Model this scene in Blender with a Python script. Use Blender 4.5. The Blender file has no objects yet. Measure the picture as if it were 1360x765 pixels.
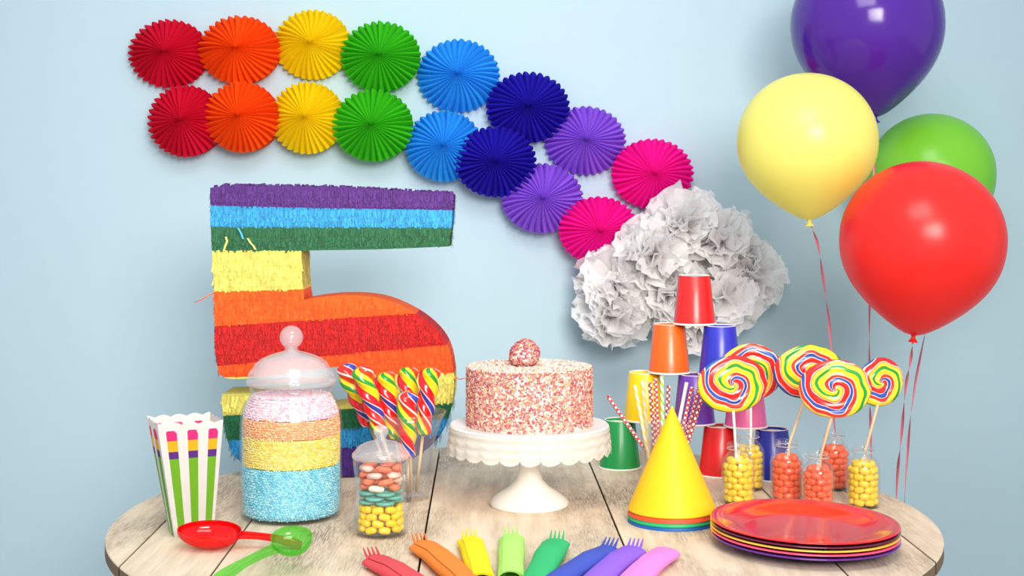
import bpy, bmesh, math, random
import numpy as np
from mathutils import Vector, Matrix, Euler, noise
from mathutils.geometry import tessellate_polygon
random.seed(7)
PI = math.pi
S = bpy.context.scene
COL = S.collection

# ------------------------------------------------------------------ camera, world, lights, exposure
F = 1850.0                       # focal length in pixels of the 1360 px wide frame
TZ = 0.75                        # table top height
CAMZ = TZ + 0.4605
HY = 274.0                       # horizon row
cam_d = bpy.data.cameras.new('camera'); cam = bpy.data.objects.new('camera', cam_d); COL.objects.link(cam)
cam_d.sensor_fit = 'HORIZONTAL'; cam_d.sensor_width = 36.0
cam_d.lens = 36.0 * F / 1360.0
cam_d.shift_y = -(382.5 - HY) / 1360.0
cam.location = (0, 0, CAMZ); cam.rotation_euler = (PI/2, 0, 0)
cam_d.clip_start = 0.05
S.camera = cam

w = bpy.data.worlds.new('world'); S.world = w; w.use_nodes = True
bg = w.node_tree.nodes['Background']; bg.inputs[0].default_value = (0.84, 0.95, 1.0, 1); bg.inputs[1].default_value = 0.70

def area(name, loc, target, size, power, col=(1, 1, 1), shape='RECTANGLE', sy=None, spread=180):
    d = bpy.data.lights.new(name, 'AREA'); d.shape = shape; d.size = size
    if shape == 'RECTANGLE': d.size_y = sy or size
    d.energy = power; d.spread = math.radians(spread); d.color = col
    o = bpy.data.objects.new(name, d); COL.objects.link(o); o.location = loc
    o.rotation_euler = (Vector(target) - Vector(loc)).to_track_quat('-Z', 'Y').to_euler()
    return o
area('softbox_above', (0.12, 0.9, 2.6), (-0.15, 2.95, 0.98), 1.0, 10, (1.0, 0.965, 0.91), sy=0.8, spread=115)
area('softbox_front', (0.55, -0.7, 1.95), (-0.30, 3.05, 1.06), 1.2, 15.5, (1.0, 0.93, 0.86), sy=0.9, spread=66)
S.view_settings.view_transform = 'Standard'; S.view_settings.look = 'None'
S.view_settings.gamma = 1; S.view_settings.use_curve_mapping = False
S.view_settings.exposure = 0.0
try:
    S.cycles.transparent_max_bounces = 32; S.cycles.max_bounces = 10; S.cycles.use_denoising = True
    S.cycles.caustics_reflective = False; S.cycles.caustics_refractive = False
except Exception: pass

# ------------------------------------------------------------------ helpers
def lin(c):
    return tuple(((v/255)/12.92 if v/255 <= 0.04045 else ((v/255+0.055)/1.055)**2.4) for v in c)
def P(px, py, d): return Vector(((px-680)*d/F, d, CAMZ - (py-HY)*d/F))
def T(px, d, z=0.0): return Vector(((px-680)*d/F, d, TZ+z))
def tab(px, py, z=0.0):
    d = (0.4605-z)*F/(py-HY); return Vector(((px-680)*d/F, d, TZ+z))

def newmat(name):
    m = bpy.data.materials.new(name); m.use_nodes = True
    return m, m.node_tree.nodes, m.node_tree.links, m.node_tree.nodes['Principled BSDF']
def mat(name, rgb, rough=0.5, spec=0.5, coat=0.0, sub=0.0, bump=0.0, bscale=60, bstretch=(1, 1, 1), vary=0.06, trans=0.0, subcol=None):
    m, n, l, p = newmat(name)
    c = lin(rgb)
    tc = n.new('ShaderNodeTexCoord'); mp = n.new('ShaderNodeMapping'); mp.inputs['Scale'].default_value = bstretch
    l.new(tc.outputs['Object'], mp.inputs[0])
    nz = n.new('ShaderNodeTexNoise'); nz.inputs['Scale'].default_value = bscale; nz.inputs['Detail'].default_value = 4
    l.new(mp.outputs[0], nz.inputs['Vector'])
    mx = n.new('ShaderNodeMix'); mx.data_type = 'RGBA'
    mx.inputs[6].default_value = tuple(v*(1-vary) for v in c)+(1,)
    mx.inputs[7].default_value = tuple(min(1, v*(1+vary)) for v in c)+(1,)
    l.new(nz.outputs['Fac'], mx.inputs[0]); l.new(mx.outputs[2], p.inputs['Base Color'])
    p.inputs['Roughness'].default_value = rough; p.inputs['Specular IOR Level'].default_value = spec
    p.inputs['Coat Weight'].default_value = coat
    if coat: p.inputs['Coat Roughness'].default_value = 0.06
    if sub:
        p.inputs['Subsurface Weight'].default_value = sub; p.inputs['Subsurface Radius'].default_value = (0.01, 0.01, 0.01)
        p.inputs['Subsurface Scale'].default_value = 1.0
    if bump:
        b = n.new('ShaderNodeBump'); b.inputs['Strength'].default_value = bump; b.inputs['Distance'].default_value = 0.004
        l.new(nz.outputs['Fac'], b.inputs['Height']); l.new(b.outputs[0], p.inputs['Normal'])
    if trans:
        out = n['Material Output']; t = n.new('ShaderNodeBsdfTranslucent'); t.inputs[0].default_value = tuple(min(1, v*1.1) for v in c)+(1,)
        ms = n.new('ShaderNodeMixShader'); ms.inputs[0].default_value = trans
        l.new(p.outputs[0], ms.inputs[1]); l.new(t.outputs[0], ms.inputs[2]); l.new(ms.outputs[0], out.inputs[0])
    return m
def glass_mat(name, tint=(0.96, 0.975, 0.97), edge=0.55, base=0.035, rough=0.03, milk=0.0):
    """thin clear glass: see-through, reflecting more towards grazing angles"""
    m, n, l, p = newmat(name); n.remove(p)
    lw = n.new('ShaderNodeLayerWeight'); lw.inputs[0].default_value = 0.5
    pw = n.new('ShaderNodeMath'); pw.operation = 'POWER'; pw.inputs[1].default_value = 3.0
    l.new(lw.outputs['Facing'], pw.inputs[0])
    ma = n.new('ShaderNodeMath'); ma.operation = 'MULTIPLY_ADD'; ma.inputs[1].default_value = edge; ma.inputs[2].default_value = base
    l.new(pw.outputs[0], ma.inputs[0])
    tr = n.new('ShaderNodeBsdfTransparent'); tr.inputs[0].default_value = (*tint, 1)
    gl = n.new('ShaderNodeBsdfGlossy'); gl.inputs['Roughness'].default_value = rough; gl.inputs[0].default_value = (0.95, 0.97, 0.98, 1)
    ms = n.new('ShaderNodeMixShader'); l.new(ma.outputs[0], ms.inputs[0]); l.new(tr.outputs[0], ms.inputs[1]); l.new(gl.outputs[0], ms.inputs[2])
    if milk:
        df = n.new('ShaderNodeBsdfDiffuse'); df.inputs[0].default_value = (0.95, 0.93, 0.94, 1); m2 = n.new('ShaderNodeMixShader'); m2.inputs[0].default_value = milk
        l.new(ms.outputs[0], m2.inputs[1]); l.new(df.outputs[0], m2.inputs[2]); ms = m2
    l.new(ms.outputs[0], n['Material Output'].inputs[0])
    return m
def island_mat(name, cols, rough=0.4, coat=0.0, spec=0.5):
    """each loose piece of the mesh takes its own colour from the list"""
    m, n, l, p = newmat(name)
    g = n.new('ShaderNodeNewGeometry'); r = n.new('ShaderNodeValToRGB'); r.color_ramp.interpolation = 'CONSTANT'
    e = r.color_ramp.elements
    while len(e) < len(cols): e.new(0.5)
    for i, c in enumerate(cols):
        e[i].position = i/len(cols); e[i].color = (*lin(c), 1)
    l.new(g.outputs['Random Per Island'], r.inputs[0]); l.new(r.outputs[0], p.inputs['Base Color'])
    p.inputs['Roughness'].default_value = rough; p.inputs['Coat Weight'].default_value = coat; p.inputs['Specular IOR Level'].default_value = spec
    return m

def link(name, me, m=None, parent=None, smooth=True):
    o = bpy.data.objects.new(name, me); COL.objects.link(o)
    if m is not None:
        for k in (m if isinstance(m, (list, tuple)) else [m]): me.materials.append(k)
    if smooth and len(me.polygons): me.polygons.foreach_set('use_smooth', [True]*len(me.polygons))
    if parent: o.parent = parent
    return o
def obj(name, bm, m=None, parent=None, smooth=True, sharp=None):
    bmesh.ops.recalc_face_normals(bm, faces=bm.faces[:])
    me = bpy.data.meshes.new(name); bm.to_mesh(me); bm.free()
    o = link(name, me, m, parent, smooth)
    if sharp: me.set_sharp_from_angle(angle=math.radians(sharp))
    return o
def thing(name, label, cat, loc=(0, 0, 0), rot=(0, 0, 0), group=None):
    o = bpy.data.objects.new(name, None); COL.objects.link(o); o.location = loc; o.rotation_euler = rot
    o.empty_display_size = 0.02
    return tag(o, label, cat, group)
def tag(o, label, cat, group=None):
    o['label'] = label; o['category'] = cat
    if group: o['group'] = group
    return o
def dup(root, label=None, group=None):
    r = root.copy(); COL.objects.link(r)
    if label: r['label'] = label
    if group: r['group'] = group
    for ch in list(root.children):
        c = ch.copy(); COL.objects.link(c); c.parent = r
        for g in ch.children:
            d = g.copy(); COL.objects.link(d); d.parent = c
    return r
def lathe(prof, seg=48, bm=None, closed=False):
    """revolve (r,z) points about z; closed joins last to first (a shell)"""
    bm = bm or bmesh.new(); rings = []
    for r, z in prof:
        if r < 1e-6: rings.append([bm.verts.new((0, 0, z))])
        else: rings.append([bm.verts.new((r*math.cos(2*PI*i/seg), r*math.sin(2*PI*i/seg), z)) for i in range(seg)])
    prs = list(zip(rings, rings[1:])) + ([(rings[-1], rings[0])] if closed else [])
    for a, b in prs:
        for i in range(seg):
            j = (i+1) % seg
            if len(a) == 1 and len(b) == 1: continue
            if len(a) == 1: bm.faces.new((a[0], b[i], b[j]))
            elif len(b) == 1: bm.faces.new((a[i], a[j], b[0]))
            else: bm.faces.new((a[i], a[j], b[j], b[i]))
    return bm
def tube(pts, rad, seg=10, bm=None, cap=True):
    bm = bm or bmesh.new(); pts = [Vector(p) for p in pts]; rings = []
    rads = rad if isinstance(rad, (list, tuple)) else [rad]*len(pts)
    up = Vector((0.13, 0.21, 0.97))
    for i, p in enumerate(pts):
        t = (pts[min(i+1, len(pts)-1)]-pts[max(i-1, 0)]).normalized()
        if abs(t.dot(up)) > 0.98: up = Vector((1, 0.1, 0))
        a = t.cross(up).normalized(); b = t.cross(a)
        rings.append([bm.verts.new(p+(a*math.cos(2*PI*k/seg)+b*math.sin(2*PI*k/seg))*rads[i]) for k in range(seg)])
    for r1, r2 in zip(rings, rings[1:]):
        for k in range(seg): bm.faces.new((r1[k], r1[(k+1) % seg], r2[(k+1) % seg], r2[k]))
    if cap: bm.faces.new(rings[0]); bm.faces.new(rings[-1])
    return bm
def box(bm, x0, x1, y0, y1, z0, z1):
    v = [bm.verts.new((x, y, z)) for x in (x0, x1) for y in (y0, y1) for z in (z0, z1)]
    for f in ((0, 1, 3, 2), (4, 6, 7, 5), (0, 4, 5, 1), (2, 3, 7, 6), (0, 2, 6, 4), (1, 5, 7, 3)): bm.faces.new([v[i] for i in f])
def prism(bm, pts, y0, y1):
    """polygon of (x,z) pulled along y"""
    a = [bm.verts.new((x, y0, z)) for x, z in pts]; b = [bm.verts.new((x, y1, z)) for x, z in pts]
    n = len(pts); bm.faces.new(a); bm.faces.new(b[::-1])
    for i in range(n): bm.faces.new((a[i], b[i], b[(i+1) % n], a[(i+1) % n]))
def scatter_mesh(name, base_v, base_f, mats, idx=None):
    """many copies of one small shape at 4x4 matrices, as one mesh"""
    M = np.array(mats, dtype=np.float64); v = np.array(base_v); f = np.array(base_f, dtype=np.int64)
    n, k = len(M), len(v)
    vv = np.einsum('nij,kj->nki', M[:, :3, :3], v) + M[:, None, :3, 3]
    ff = f[None] + (np.arange(n)*k)[:, None, None]
    me = bpy.data.meshes.new(name); me.vertices.add(n*k); me.vertices.foreach_set('co', vv.reshape(-1))
    nf = n*len(f); s = f.shape[1]
    me.loops.add(nf*s); me.loops.foreach_set('vertex_index', ff.reshape(-1).astype(np.int32))
    me.polygons.add(nf); me.polygons.foreach_set('loop_start', np.arange(0, nf*s, s, dtype=np.int32))
    if idx is not None: me.polygons.foreach_set('material_index', np.repeat(np.array(idx, dtype=np.int32), len(f)))
    me.update(calc_edges=True); me.validate()
    return me
def ico(sub=1, r=1.0):
    bm = bmesh.new(); bmesh.ops.create_icosphere(bm, subdivisions=sub, radius=r)
    bm.verts.index_update()
    v = [tuple(x.co) for x in bm.verts]; f = [[y.index for y in x.verts] for x in bm.faces]; bm.free(); return v, f

# ------------------------------------------------------------------ setting
m_wall = mat('wall_paint', (181, 206, 219), 0.75, 0.25, bump=0.03, bscale=25, vary=0.015)
bm = bmesh.new(); box(bm, -4, 4, 3.05, 3.17, 0, 2.9)
o = obj('wall_back', bm, m_wall, smooth=False); o['kind'] = 'structure'
m_floor = mat('floor_boards', (205, 196, 184), 0.5, 0.4, vary=0.1, bscale=6, bstretch=(8, 0.6, 1))
bm = bmesh.new(); box(bm, -4, 4, -1.5, 3.05, -0.1, 0)
o = obj('floor', bm, m_floor, smooth=False); o['kind'] = 'structure'

# ------------------------------------------------------------------ table
def wood_mat(name, light, mid, dark):
    m, n, l, p = newmat(name)
    tc = n.new('ShaderNodeTexCoord'); g = n.new('ShaderNodeNewGeometry')
    off = n.new('ShaderNodeVectorMath'); off.operation = 'MULTIPLY_ADD'; off.inputs[1].default_value = (3.1, 7.3, 1.7)
    l.new(g.outputs['Random Per Island'], off.inputs[0]); l.new(tc.outputs['Object'], off.inputs[2])
    def nz(sc, st, det=5):
        mp = n.new('ShaderNodeMapping'); mp.inputs['Scale'].default_value = st; l.new(off.outputs[0], mp.inputs[0])
        t = n.new('ShaderNodeTexNoise'); t.inputs['Scale'].default_value = sc; t.inputs['Detail'].default_value = det; t.inputs['Roughness'].default_value = 0.6
        l.new(mp.outputs[0], t.inputs['Vector']); return t
    a = nz(9, (7, 0.7, 3)); b = nz(3.2, (2.2, 1, 1), 4); c = nz(60, (9, 0.6, 3), 3)
    r1 = n.new('ShaderNodeValToRGB'); e = r1.color_ramp.elements
    e[0].position = 0.30; e[0].color = (*lin(mid), 1); e[1].position = 0.60; e[1].color = (*lin(light), 1)
    l.new(a.outputs['Fac'], r1.inputs[0])
    r2 = n.new('ShaderNodeValToRGB'); e = r2.color_ramp.elements
    e[0].position = 0.46; e[0].color = (0, 0, 0, 1); e[1].position = 0.68; e[1].color = (1, 1, 1, 1); l.new(b.outputs['Fac'], r2.inputs[0])
    r3 = n.new('ShaderNodeValToRGB'); e = r3.color_ramp.elements
    e[0].position = 0.42; e[0].color = (0.25, 0.25, 0.25, 1); e[1].position = 0.62; e[1].color = (1, 1, 1, 1); l.new(c.outputs['Fac'], r3.inputs[0])
    mu = n.new('ShaderNodeMath'); mu.operation = 'MULTIPLY'; l.new(r2.outputs[0], mu.inputs[0]); l.new(r3.outputs[0], mu.inputs[1])
    mx = n.new('ShaderNodeMix'); mx.data_type = 'RGBA'; mx.inputs[7].default_value = (*lin(dark), 1)
    l.new(mu.outputs[0], mx.inputs[0]); l.new(r1.outputs[0], mx.inputs[6]); l.new(mx.outputs[2], p.inputs['Base Color'])
    bp = n.new('ShaderNodeBump'); bp.inputs['Strength'].default_value = 0.25; bp.inputs['Distance'].default_value = 0.002
    l.new(c.outputs['Fac'], bp.inputs['Height']); l.new(bp.outputs[0], p.inputs['Normal'])
    p.inputs['Roughness'].default_value = 0.62; p.inputs['Specular IOR Level'].default_value = 0.3
    return m
m_wood = wood_mat('bleached_wood', (240, 221, 196), (214, 192, 165), (142, 126, 110))
m_dark = mat('dark_wood', (74, 62, 52), 0.7, 0.2, vary=0.15)
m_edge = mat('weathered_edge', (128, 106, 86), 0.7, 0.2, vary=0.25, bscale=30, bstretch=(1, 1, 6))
R, CX, CY = 0.60, 0.017, 2.08
table = thing('round_table', 'round bleached wood plank table holding the whole party spread', 'table', (CX, CY, 0))
bm = bmesh.new(); yaw = math.radians(1.2); cuts = [-0.7, -0.525, -0.40, -0.142, 0.131, 0.395, 0.525, 0.7]; gap = 0.0013
for x0, x1 in zip(cuts, cuts[1:]):
    a0, a1 = max(x0+gap, -R+1e-4), min(x1-gap, R-1e-4)
    if a1 <= a0: continue
    top = []; N = 28
    xs = [a0+(a1-a0)*(0.5-0.5*math.cos(PI*i/N)) for i in range(N+1)]
    up = [(x, math.sqrt(max(R*R-x*x, 0))) for x in xs]; pts = up+[(x, -y) for x, y in reversed(up)]
    q = []
    for p in pts:
        if not q or math.hypot(p[0]-q[-1][0], p[1]-q[-1][1]) > 1e-4: q.append(p)
    if math.hypot(q[0][0]-q[-1][0], q[0][1]-q[-1][1]) < 1e-4: q.pop()
    rot = [(x*math.cos(yaw)-y*math.sin(yaw), x*math.sin(yaw)+y*math.cos(yaw)) for x, y in q]
    cx = sum(p[0] for p in rot)/len(rot); cy = sum(p[1] for p in rot)/len(rot)
    lay = []
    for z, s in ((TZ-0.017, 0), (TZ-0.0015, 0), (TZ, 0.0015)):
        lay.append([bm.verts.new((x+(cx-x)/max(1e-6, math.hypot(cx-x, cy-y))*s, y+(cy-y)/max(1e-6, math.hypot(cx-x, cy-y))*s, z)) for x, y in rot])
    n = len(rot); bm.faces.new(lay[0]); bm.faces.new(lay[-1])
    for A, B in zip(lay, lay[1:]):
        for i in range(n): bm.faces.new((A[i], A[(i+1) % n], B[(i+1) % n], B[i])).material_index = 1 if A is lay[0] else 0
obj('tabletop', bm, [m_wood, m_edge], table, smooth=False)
bm = lathe([(0, TZ-0.052), (0.44, TZ-0.052), (0.45, TZ-0.048), (0.45, TZ-0.0185), (0.44, TZ-0.0175), (0, TZ-0.0175)], 72)
obj('underframe', bm, m_dark, table, sharp=40)
bm = lathe([(0, 0.035), (0.19, 0.035), (0.19, 0.06), (0.165, 0.07), (0.165, TZ-0.08), (0.19, TZ-0.07), (0.19, TZ-0.053), (0, TZ-0.053)], 48)
obj('pedestal', bm, m_dark, table, sharp=40)
bm = lathe([(0, 0), (0.40, 0), (0.41, 0.01), (0.41, 0.025), (0.40, 0.0345), (0, 0.0345)], 64)
obj('base', bm, m_dark, table, sharp=40)

# ------------------------------------------------------------------ paper fans on the wall
FAN = {
 'red': (222, 18, 58), 'orange': (255, 90, 14), 'yellow': (255, 222, 14), 'green': (66, 200, 32), 'sky blue': (50, 168, 246),
 'navy blue': (42, 28, 186), 'lilac': (162, 102, 234), 'hot pink': (255, 24, 172)}
fan_mats = {k: mat('crepe_'+k.replace(' ', '_'), v, 0.75, 0.15, vary=0.05, bscale=120, trans=0.2) for k, v in FAN.items()}
def fan_bm(Rx, Rz, seed):
    rnd = random.Random(seed); bm = bmesh.new(); npl = 34; sub = 8; nt = npl*sub; nr = 9; rings = []
    tilt = rnd.uniform(-0.003, 0.003); swirl = rnd.uniform(-0.10, 0.10)
    jit = [rnd.uniform(-1, 1) for _ in range(npl)]
    for j in range(nr+1):
        f = j/nr; ring = []
        for i in range(nt):
            k = (i/sub) % npl; fr = k-int(k); jt = jit[int(k)]*(1-abs(2*fr-1))
            rdg = (1-abs(2*fr-1))**0.95; scal = abs(math.sin(PI*fr))**0.6                      # 0 in the valleys, 1 on the ridges
            th = 2*PI*(i/nt)+jt*0.032*f+swirl*f*f
            rr = 0.045+0.955*f
            edge = 1.0-0.075*(1-scal)*max(0, (f-0.55)/0.45)**1.5
            y = -(0.060*(1-rr)**1.1 + 0.008) - (0.0025+(0.0165+0.004*jit[int(k)])*f)*rdg - 0.004*math.sin(PI*f)
            y += tilt*rr*math.cos(th)
            ring.append(bm.verts.new((Rx*rr*edge*math.cos(th), y, Rz*rr*edge*math.sin(th))))
        rings.append(ring)
    for a, b in zip(rings, rings[1:]):
        for i in range(nt): bm.faces.new((a[i], a[(i+1) % nt], b[(i+1) % nt], b[i]))
    tipv = bm.verts.new((0, -0.071, 0))
    for i in range(nt): bm.faces.new((tipv, rings[0][i], rings[0][(i+1) % nt]))
    # flat backing sheet of the fan against the wall
    back = [bm.verts.new((Rx*0.93*math.cos(2*PI*i/nt), -0.0005, Rz*0.93*math.sin(2*PI*i/nt))) for i in range(nt)]
    for i in range(nt): bm.faces.new((rings[-1][i], rings[-1][(i+1) % nt], back[(i+1) % nt], back[i]))
    bm.faces.new(back)
    return bm
fans_top = [('red', 226, 72, 54, 46), ('orange', 319, 67, 55, 46), ('yellow', 416, 60, 51.5, 47), ('green', 506, 76, 54, 47.5),
            ('sky blue', 609, 101, 55.5, 49), ('navy blue', 701, 143, 56, 47.5), ('lilac', 777, 187, 54.5, 46), ('hot pink', 866, 231, 55, 47)]
fans_low = [('red', 247, 161, 50.5, 48.5), ('orange', 322, 155.5, 50, 48), ('yellow', 409, 157, 50, 48.5), ('green', 496, 167, 54, 48.5),
            ('sky blue', 590, 194.5, 52, 48), ('navy blue', 658, 215, 55, 47.5), ('lilac', 720, 263.5, 55, 47), ('hot pink', 795, 306, 54, 45.5)]
lab_t = {'red': 'red pleated paper fan, upper one, leftmost on the blue wall', 'orange': 'upper orange pleated paper fan on the blue wall',
 'yellow': 'upper yellow pleated paper fan, highest on the blue wall', 'green': 'upper green pleated paper fan on the blue wall',
 'sky blue': 'upper sky blue pleated paper fan touching the upper navy fan', 'navy blue': 'upper navy blue pleated paper fan beside the upper lilac fan',
 'lilac': 'upper lilac pleated paper fan beside the upper navy fan', 'hot pink': 'upper hot pink pleated paper fan above the white tissue pompoms'}
lab_l = {'red': 'lower red pleated paper fan hanging under the first red fan', 'orange': 'lower orange pleated paper fan beside the lower yellow fan',
 'yellow': 'lower yellow pleated paper fan on the blue wall', 'green': 'lower green pleated paper fan on the blue wall',
 'sky blue': 'lower sky blue pleated paper fan partly behind the lower navy fan', 'navy blue': 'lower navy blue pleated paper fan overlapping the lower sky blue fan',
 'lilac': 'lower lilac pleated paper fan right of the number five pinata top', 'hot pink': 'lower hot pink pleated paper fan left of the tissue pompoms'}
for row, (lst, labs) in enumerate(((fans_top, lab_t), (fans_low, lab_l))):
    for i, (c, px, py, rx, rz) in enumerate(lst):
        off = 0.001 + 0.016*(i % 2) + 0.030*row
        d = 3.05-off
        k = (d-0.012)/F
        b = fan_bm(rx*k, rz*k, 100*row+i)
        for v in b.verts:                                   # the pleats reach back to the wall side of the fan
            if v.co.y > -0.001: v.co.y = off-0.0005
        o = obj('paper_fan', b, fan_mats[c], smooth=False)
        o.location = P(px, py, d-0.012) + Vector((0, 0.012, 0)); o.rotation_euler = (0, 0, 0)
        tag(o, labs[c], 'paper fan', 'pleated paper fans on the wall')

# ------------------------------------------------------------------ white tissue pompoms
m_tissue = mat('white_tissue', (255, 251, 252), 0.8, 0.1, vary=0.01, bscale=90, bump=0.15, trans=0.5)
def pom_mesh(seed, R_):
    rnd = random.Random(seed); bm = bmesh.new()
    for q in range(40):
        zz = rnd.uniform(-0.35, 1.0); ph = rnd.uniform(0, 2*PI); s = math.sqrt(1-zz*zz)
        n = Vector((s*math.cos(ph), -zz, s*math.sin(ph)))
        a = n.cross(Vector((rnd.uniform(-1, 1), rnd.uniform(-1, 1), rnd.uniform(-1, 1)))).normalized(); b = n.cross(a)
        L = R_*rnd.uniform(0.78, 1.04); W = R_*rnd.uniform(0.6, 0.95); fr1, fr2, p1, p2 = rnd.uniform(5, 9), rnd.uniform(11, 17), rnd.uniform(0, 6), rnd.uniform(0, 6)
        curl = rnd.uniform(-0.3, 0.5)
        nu, nv = 12, 8; g = []
        for j in range(nv+1):
            v = j/nv; row = []
            for i in range(nu+1):
                u = i/nu*2-1
                wob = (0.10*math.sin(fr1*u+p1)+0.045*math.sin(fr2*u+p2))*R_*v
                ed = math.sqrt(1-0.45*u*u)+0.03*math.sin(fr2*1.7*u+p1)*v
                p = n*(0.10*R_+L*v*ed) + a*(u*W*(0.15+0.85*v**0.8)) + b*(wob + curl*R_*v*v*0.5 - 0.25*R_*u*u*v)
                p += Vector((rnd.uniform(-1, 1), rnd.uniform(-1, 1), rnd.uniform(-1, 1)))*R_*0.012*v
                row.append(bm.verts.new(p))
            g.append(row)
        for j in range(nv):
            for i in range(nu): bm.faces.new((g[j][i], g[j][i+1], g[j+1][i+1], g[j+1][i]))
    return bm
poms = [(815, 372, 46, 0.09, 'white tissue pompom at the left edge of the cloud, below the lower pink fan'),
        (815, 412, 46, 0.10, 'white tissue pompom lowest on the left of the cloud'),
        (866, 338, 48, 0.115, 'white tissue pompom of the cloud between the two pink fans'),
        (908, 300, 48, 0.09, 'white tissue pompom at the top of the cloud, below the upper pink fan'),
        (958, 322, 44, 0.10, 'white tissue pompom on the upper right shoulder of the cloud'),
        (994, 368, 45, 0.085, 'white tissue pompom at the far right of the cloud'),
        (962, 396, 46, 0.11, 'white tissue pompom right of the topmost red cup'),
        (893, 388, 50, 0.095, 'white tissue pompom just left of the topmost red cup'),
        (926, 430, 36, 0.07, 'small white tissue pompom showing below the topmost red cup')]
for i, (px, py, r, off, lab) in enumerate(poms):
    d = 3.045-off
    o = obj('tissue_pompom', pom_mesh(40+i, (r+1)*d/F), m_tissue, smooth=True)
    o.location = P(px, py, d)
    mx = max(v.co.y for v in o.data.vertices); o.location.y = min(d, 3.046-mx)
    tag(o, lab, 'pompom', 'white tissue pompoms forming a cloud')

# ------------------------------------------------------------------ balloons
def balloon(px, py, d, rx, top, bot, rgb, label, string_pts, tilt=0.0, sub=0.0, rough=0.12, taper=0.45):
    k = d/F; root_loc = P(px, py, d)
    root = thing('balloon', label, 'balloon', root_loc, (0, tilt, 0), 'balloons floating on the right')
    m = mat('latex_'+label.split()[0], rgb, rough, 0.5, coat=0.0, vary=0.01, bscale=4)
    # latex lets light through
    n, l = m.node_tree.nodes, m.node_tree.links; p = n['Principled BSDF']; t = n.new('ShaderNodeBsdfTranslucent')
    t.inputs[0].default_value = (*lin(rgb), 1); ms = n.new('ShaderNodeMixShader'); ms.inputs[0].default_value = sub
    l.new(p.outputs[0], ms.inputs[1]); l.new(t.outputs[0], ms.inputs[2]); l.new(ms.outputs[0], n['Material Output'].inputs[0])
    Hh, R_ = (bot-top)*k, rx*k; zt = (py-top)*k; prof = []
    N = 40; zc = zt - R_*0.97
    zb = zt-Hh
    for i in range(N+1):
        a = PI*i/N
        if a <= PI/2: r, z = R_*math.sin(a), zc+(zt-zc)*math.cos(a)
        else:
            q = -math.cos(a)                        # 0 at the equator, 1 at the neck
            r = R_*math.sqrt(max(0, 1-q*q))*(1-taper*q**3); z = zc-(zc-zb)*q
        prof.append((r if i not in (0, N) else 0.0, z))
    obj('body', lathe(prof, 56), m, root)
    kn = lathe([(0.0012, zb+0.008), (0.0052, zb+0.002), (0.0035, zb-0.002), (0.004, zb-0.005), (0.0085, zb-0.011), (0.0075, zb-0.0115), (0.003, zb-0.007), (0, zb-0.006)], 20)
    obj('knot', kn, m, root, sharp=60)
    # ribbon
    wpts = [root_loc + Vector((math.sin(tilt)*zb, 0, math.cos(tilt)*(zb-0.004)))] + string_pts
    M = Matrix.Rotation(-tilt, 3, 'Y'); pts = [M @ (p-root_loc) for p in wpts]
    dense = []
    for i in range(len(pts)-1):
        p0, p1, p2, p3 = pts[max(i-1, 0)], pts[i], pts[i+1], pts[min(i+2, len(pts)-1)]
        for j in range(10):
            s = j/10
            dense.append(0.5*((2*p1)+(p2-p0)*s+(2*p0-5*p1+4*p2-p3)*s*s+(3*p1-p0-3*p2+p3)*s**3))
    dense.append(pts[-1])
    b = bmesh.new(); prev = None
    for i, p in enumerate(dense):
        a = i*0.33; wv = Vector((math.cos(a), math.sin(a), 0))*0.0026
        q = (b.verts.new(p+wv), b.verts.new(p-wv), b.verts.new(p-wv*0.9+Vector((-wv.y, wv.x, 0))*0.15))
        if prev: b.faces.new((prev[0], prev[1], q[1], q[0])); b.faces.new((prev[1], prev[2], q[2], q[1]))
        prev = q
    obj('ribbon', b, m_ribbon, root)
    return root
m_ribbon = mat('pink_ribbon', (216, 122, 138), 0.35, 0.5, vary=0.1)
balloon(1153, 50, 2.72, 100, -66, 156, (88, 40, 165), 'purple balloon, highest of the bunch, cut by the picture top', [P(1161, 230, 2.72), P(1155, 410, 2.72), P(1155, 520, 2.70), P(1157, 600, 2.69), P(1160, 900, 2.68), Vector((0.70, 2.66, 0.004))], tilt=-0.09, rough=0.15, sub=0.2)
balloon(1072, 190, 2.48, 92.5, 97, 292, (255, 248, 138), 'pale yellow balloon left of the green and red balloons', [P(1086, 325, 2.49), P(1094, 375, 2.5), P(1103, 450, 2.52), P(1108, 560, 2.54), P(1130, 760, 2.56), Vector((0.66, 2.60, 0.004))], tilt=-0.03, rough=0.28, sub=0.35)
balloon(1237, 235, 2.84, 82, 151, 335, (140, 222, 62), 'green balloon half hidden behind the red balloon', [P(1236, 400, 2.84), P(1214, 520, 2.8), P(1204, 620, 2.76), P(1196, 800, 2.7), Vector((0.74, 2.68, 0.004))], rough=0.28, sub=0.3)
balloon(1225, 315, 2.34, 107.5, 214, 446, (255, 52, 48), 'big red balloon hanging lowest in front of the green balloon', [P(1209, 480, 2.36), P(1203, 515, 2.38), P(1197, 580, 2.42), P(1191, 650, 2.46), P(1186, 800, 2.52), Vector((0.69, 2.64, 0.004))], tilt=0.09, rough=0.28, sub=0.35)

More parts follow.
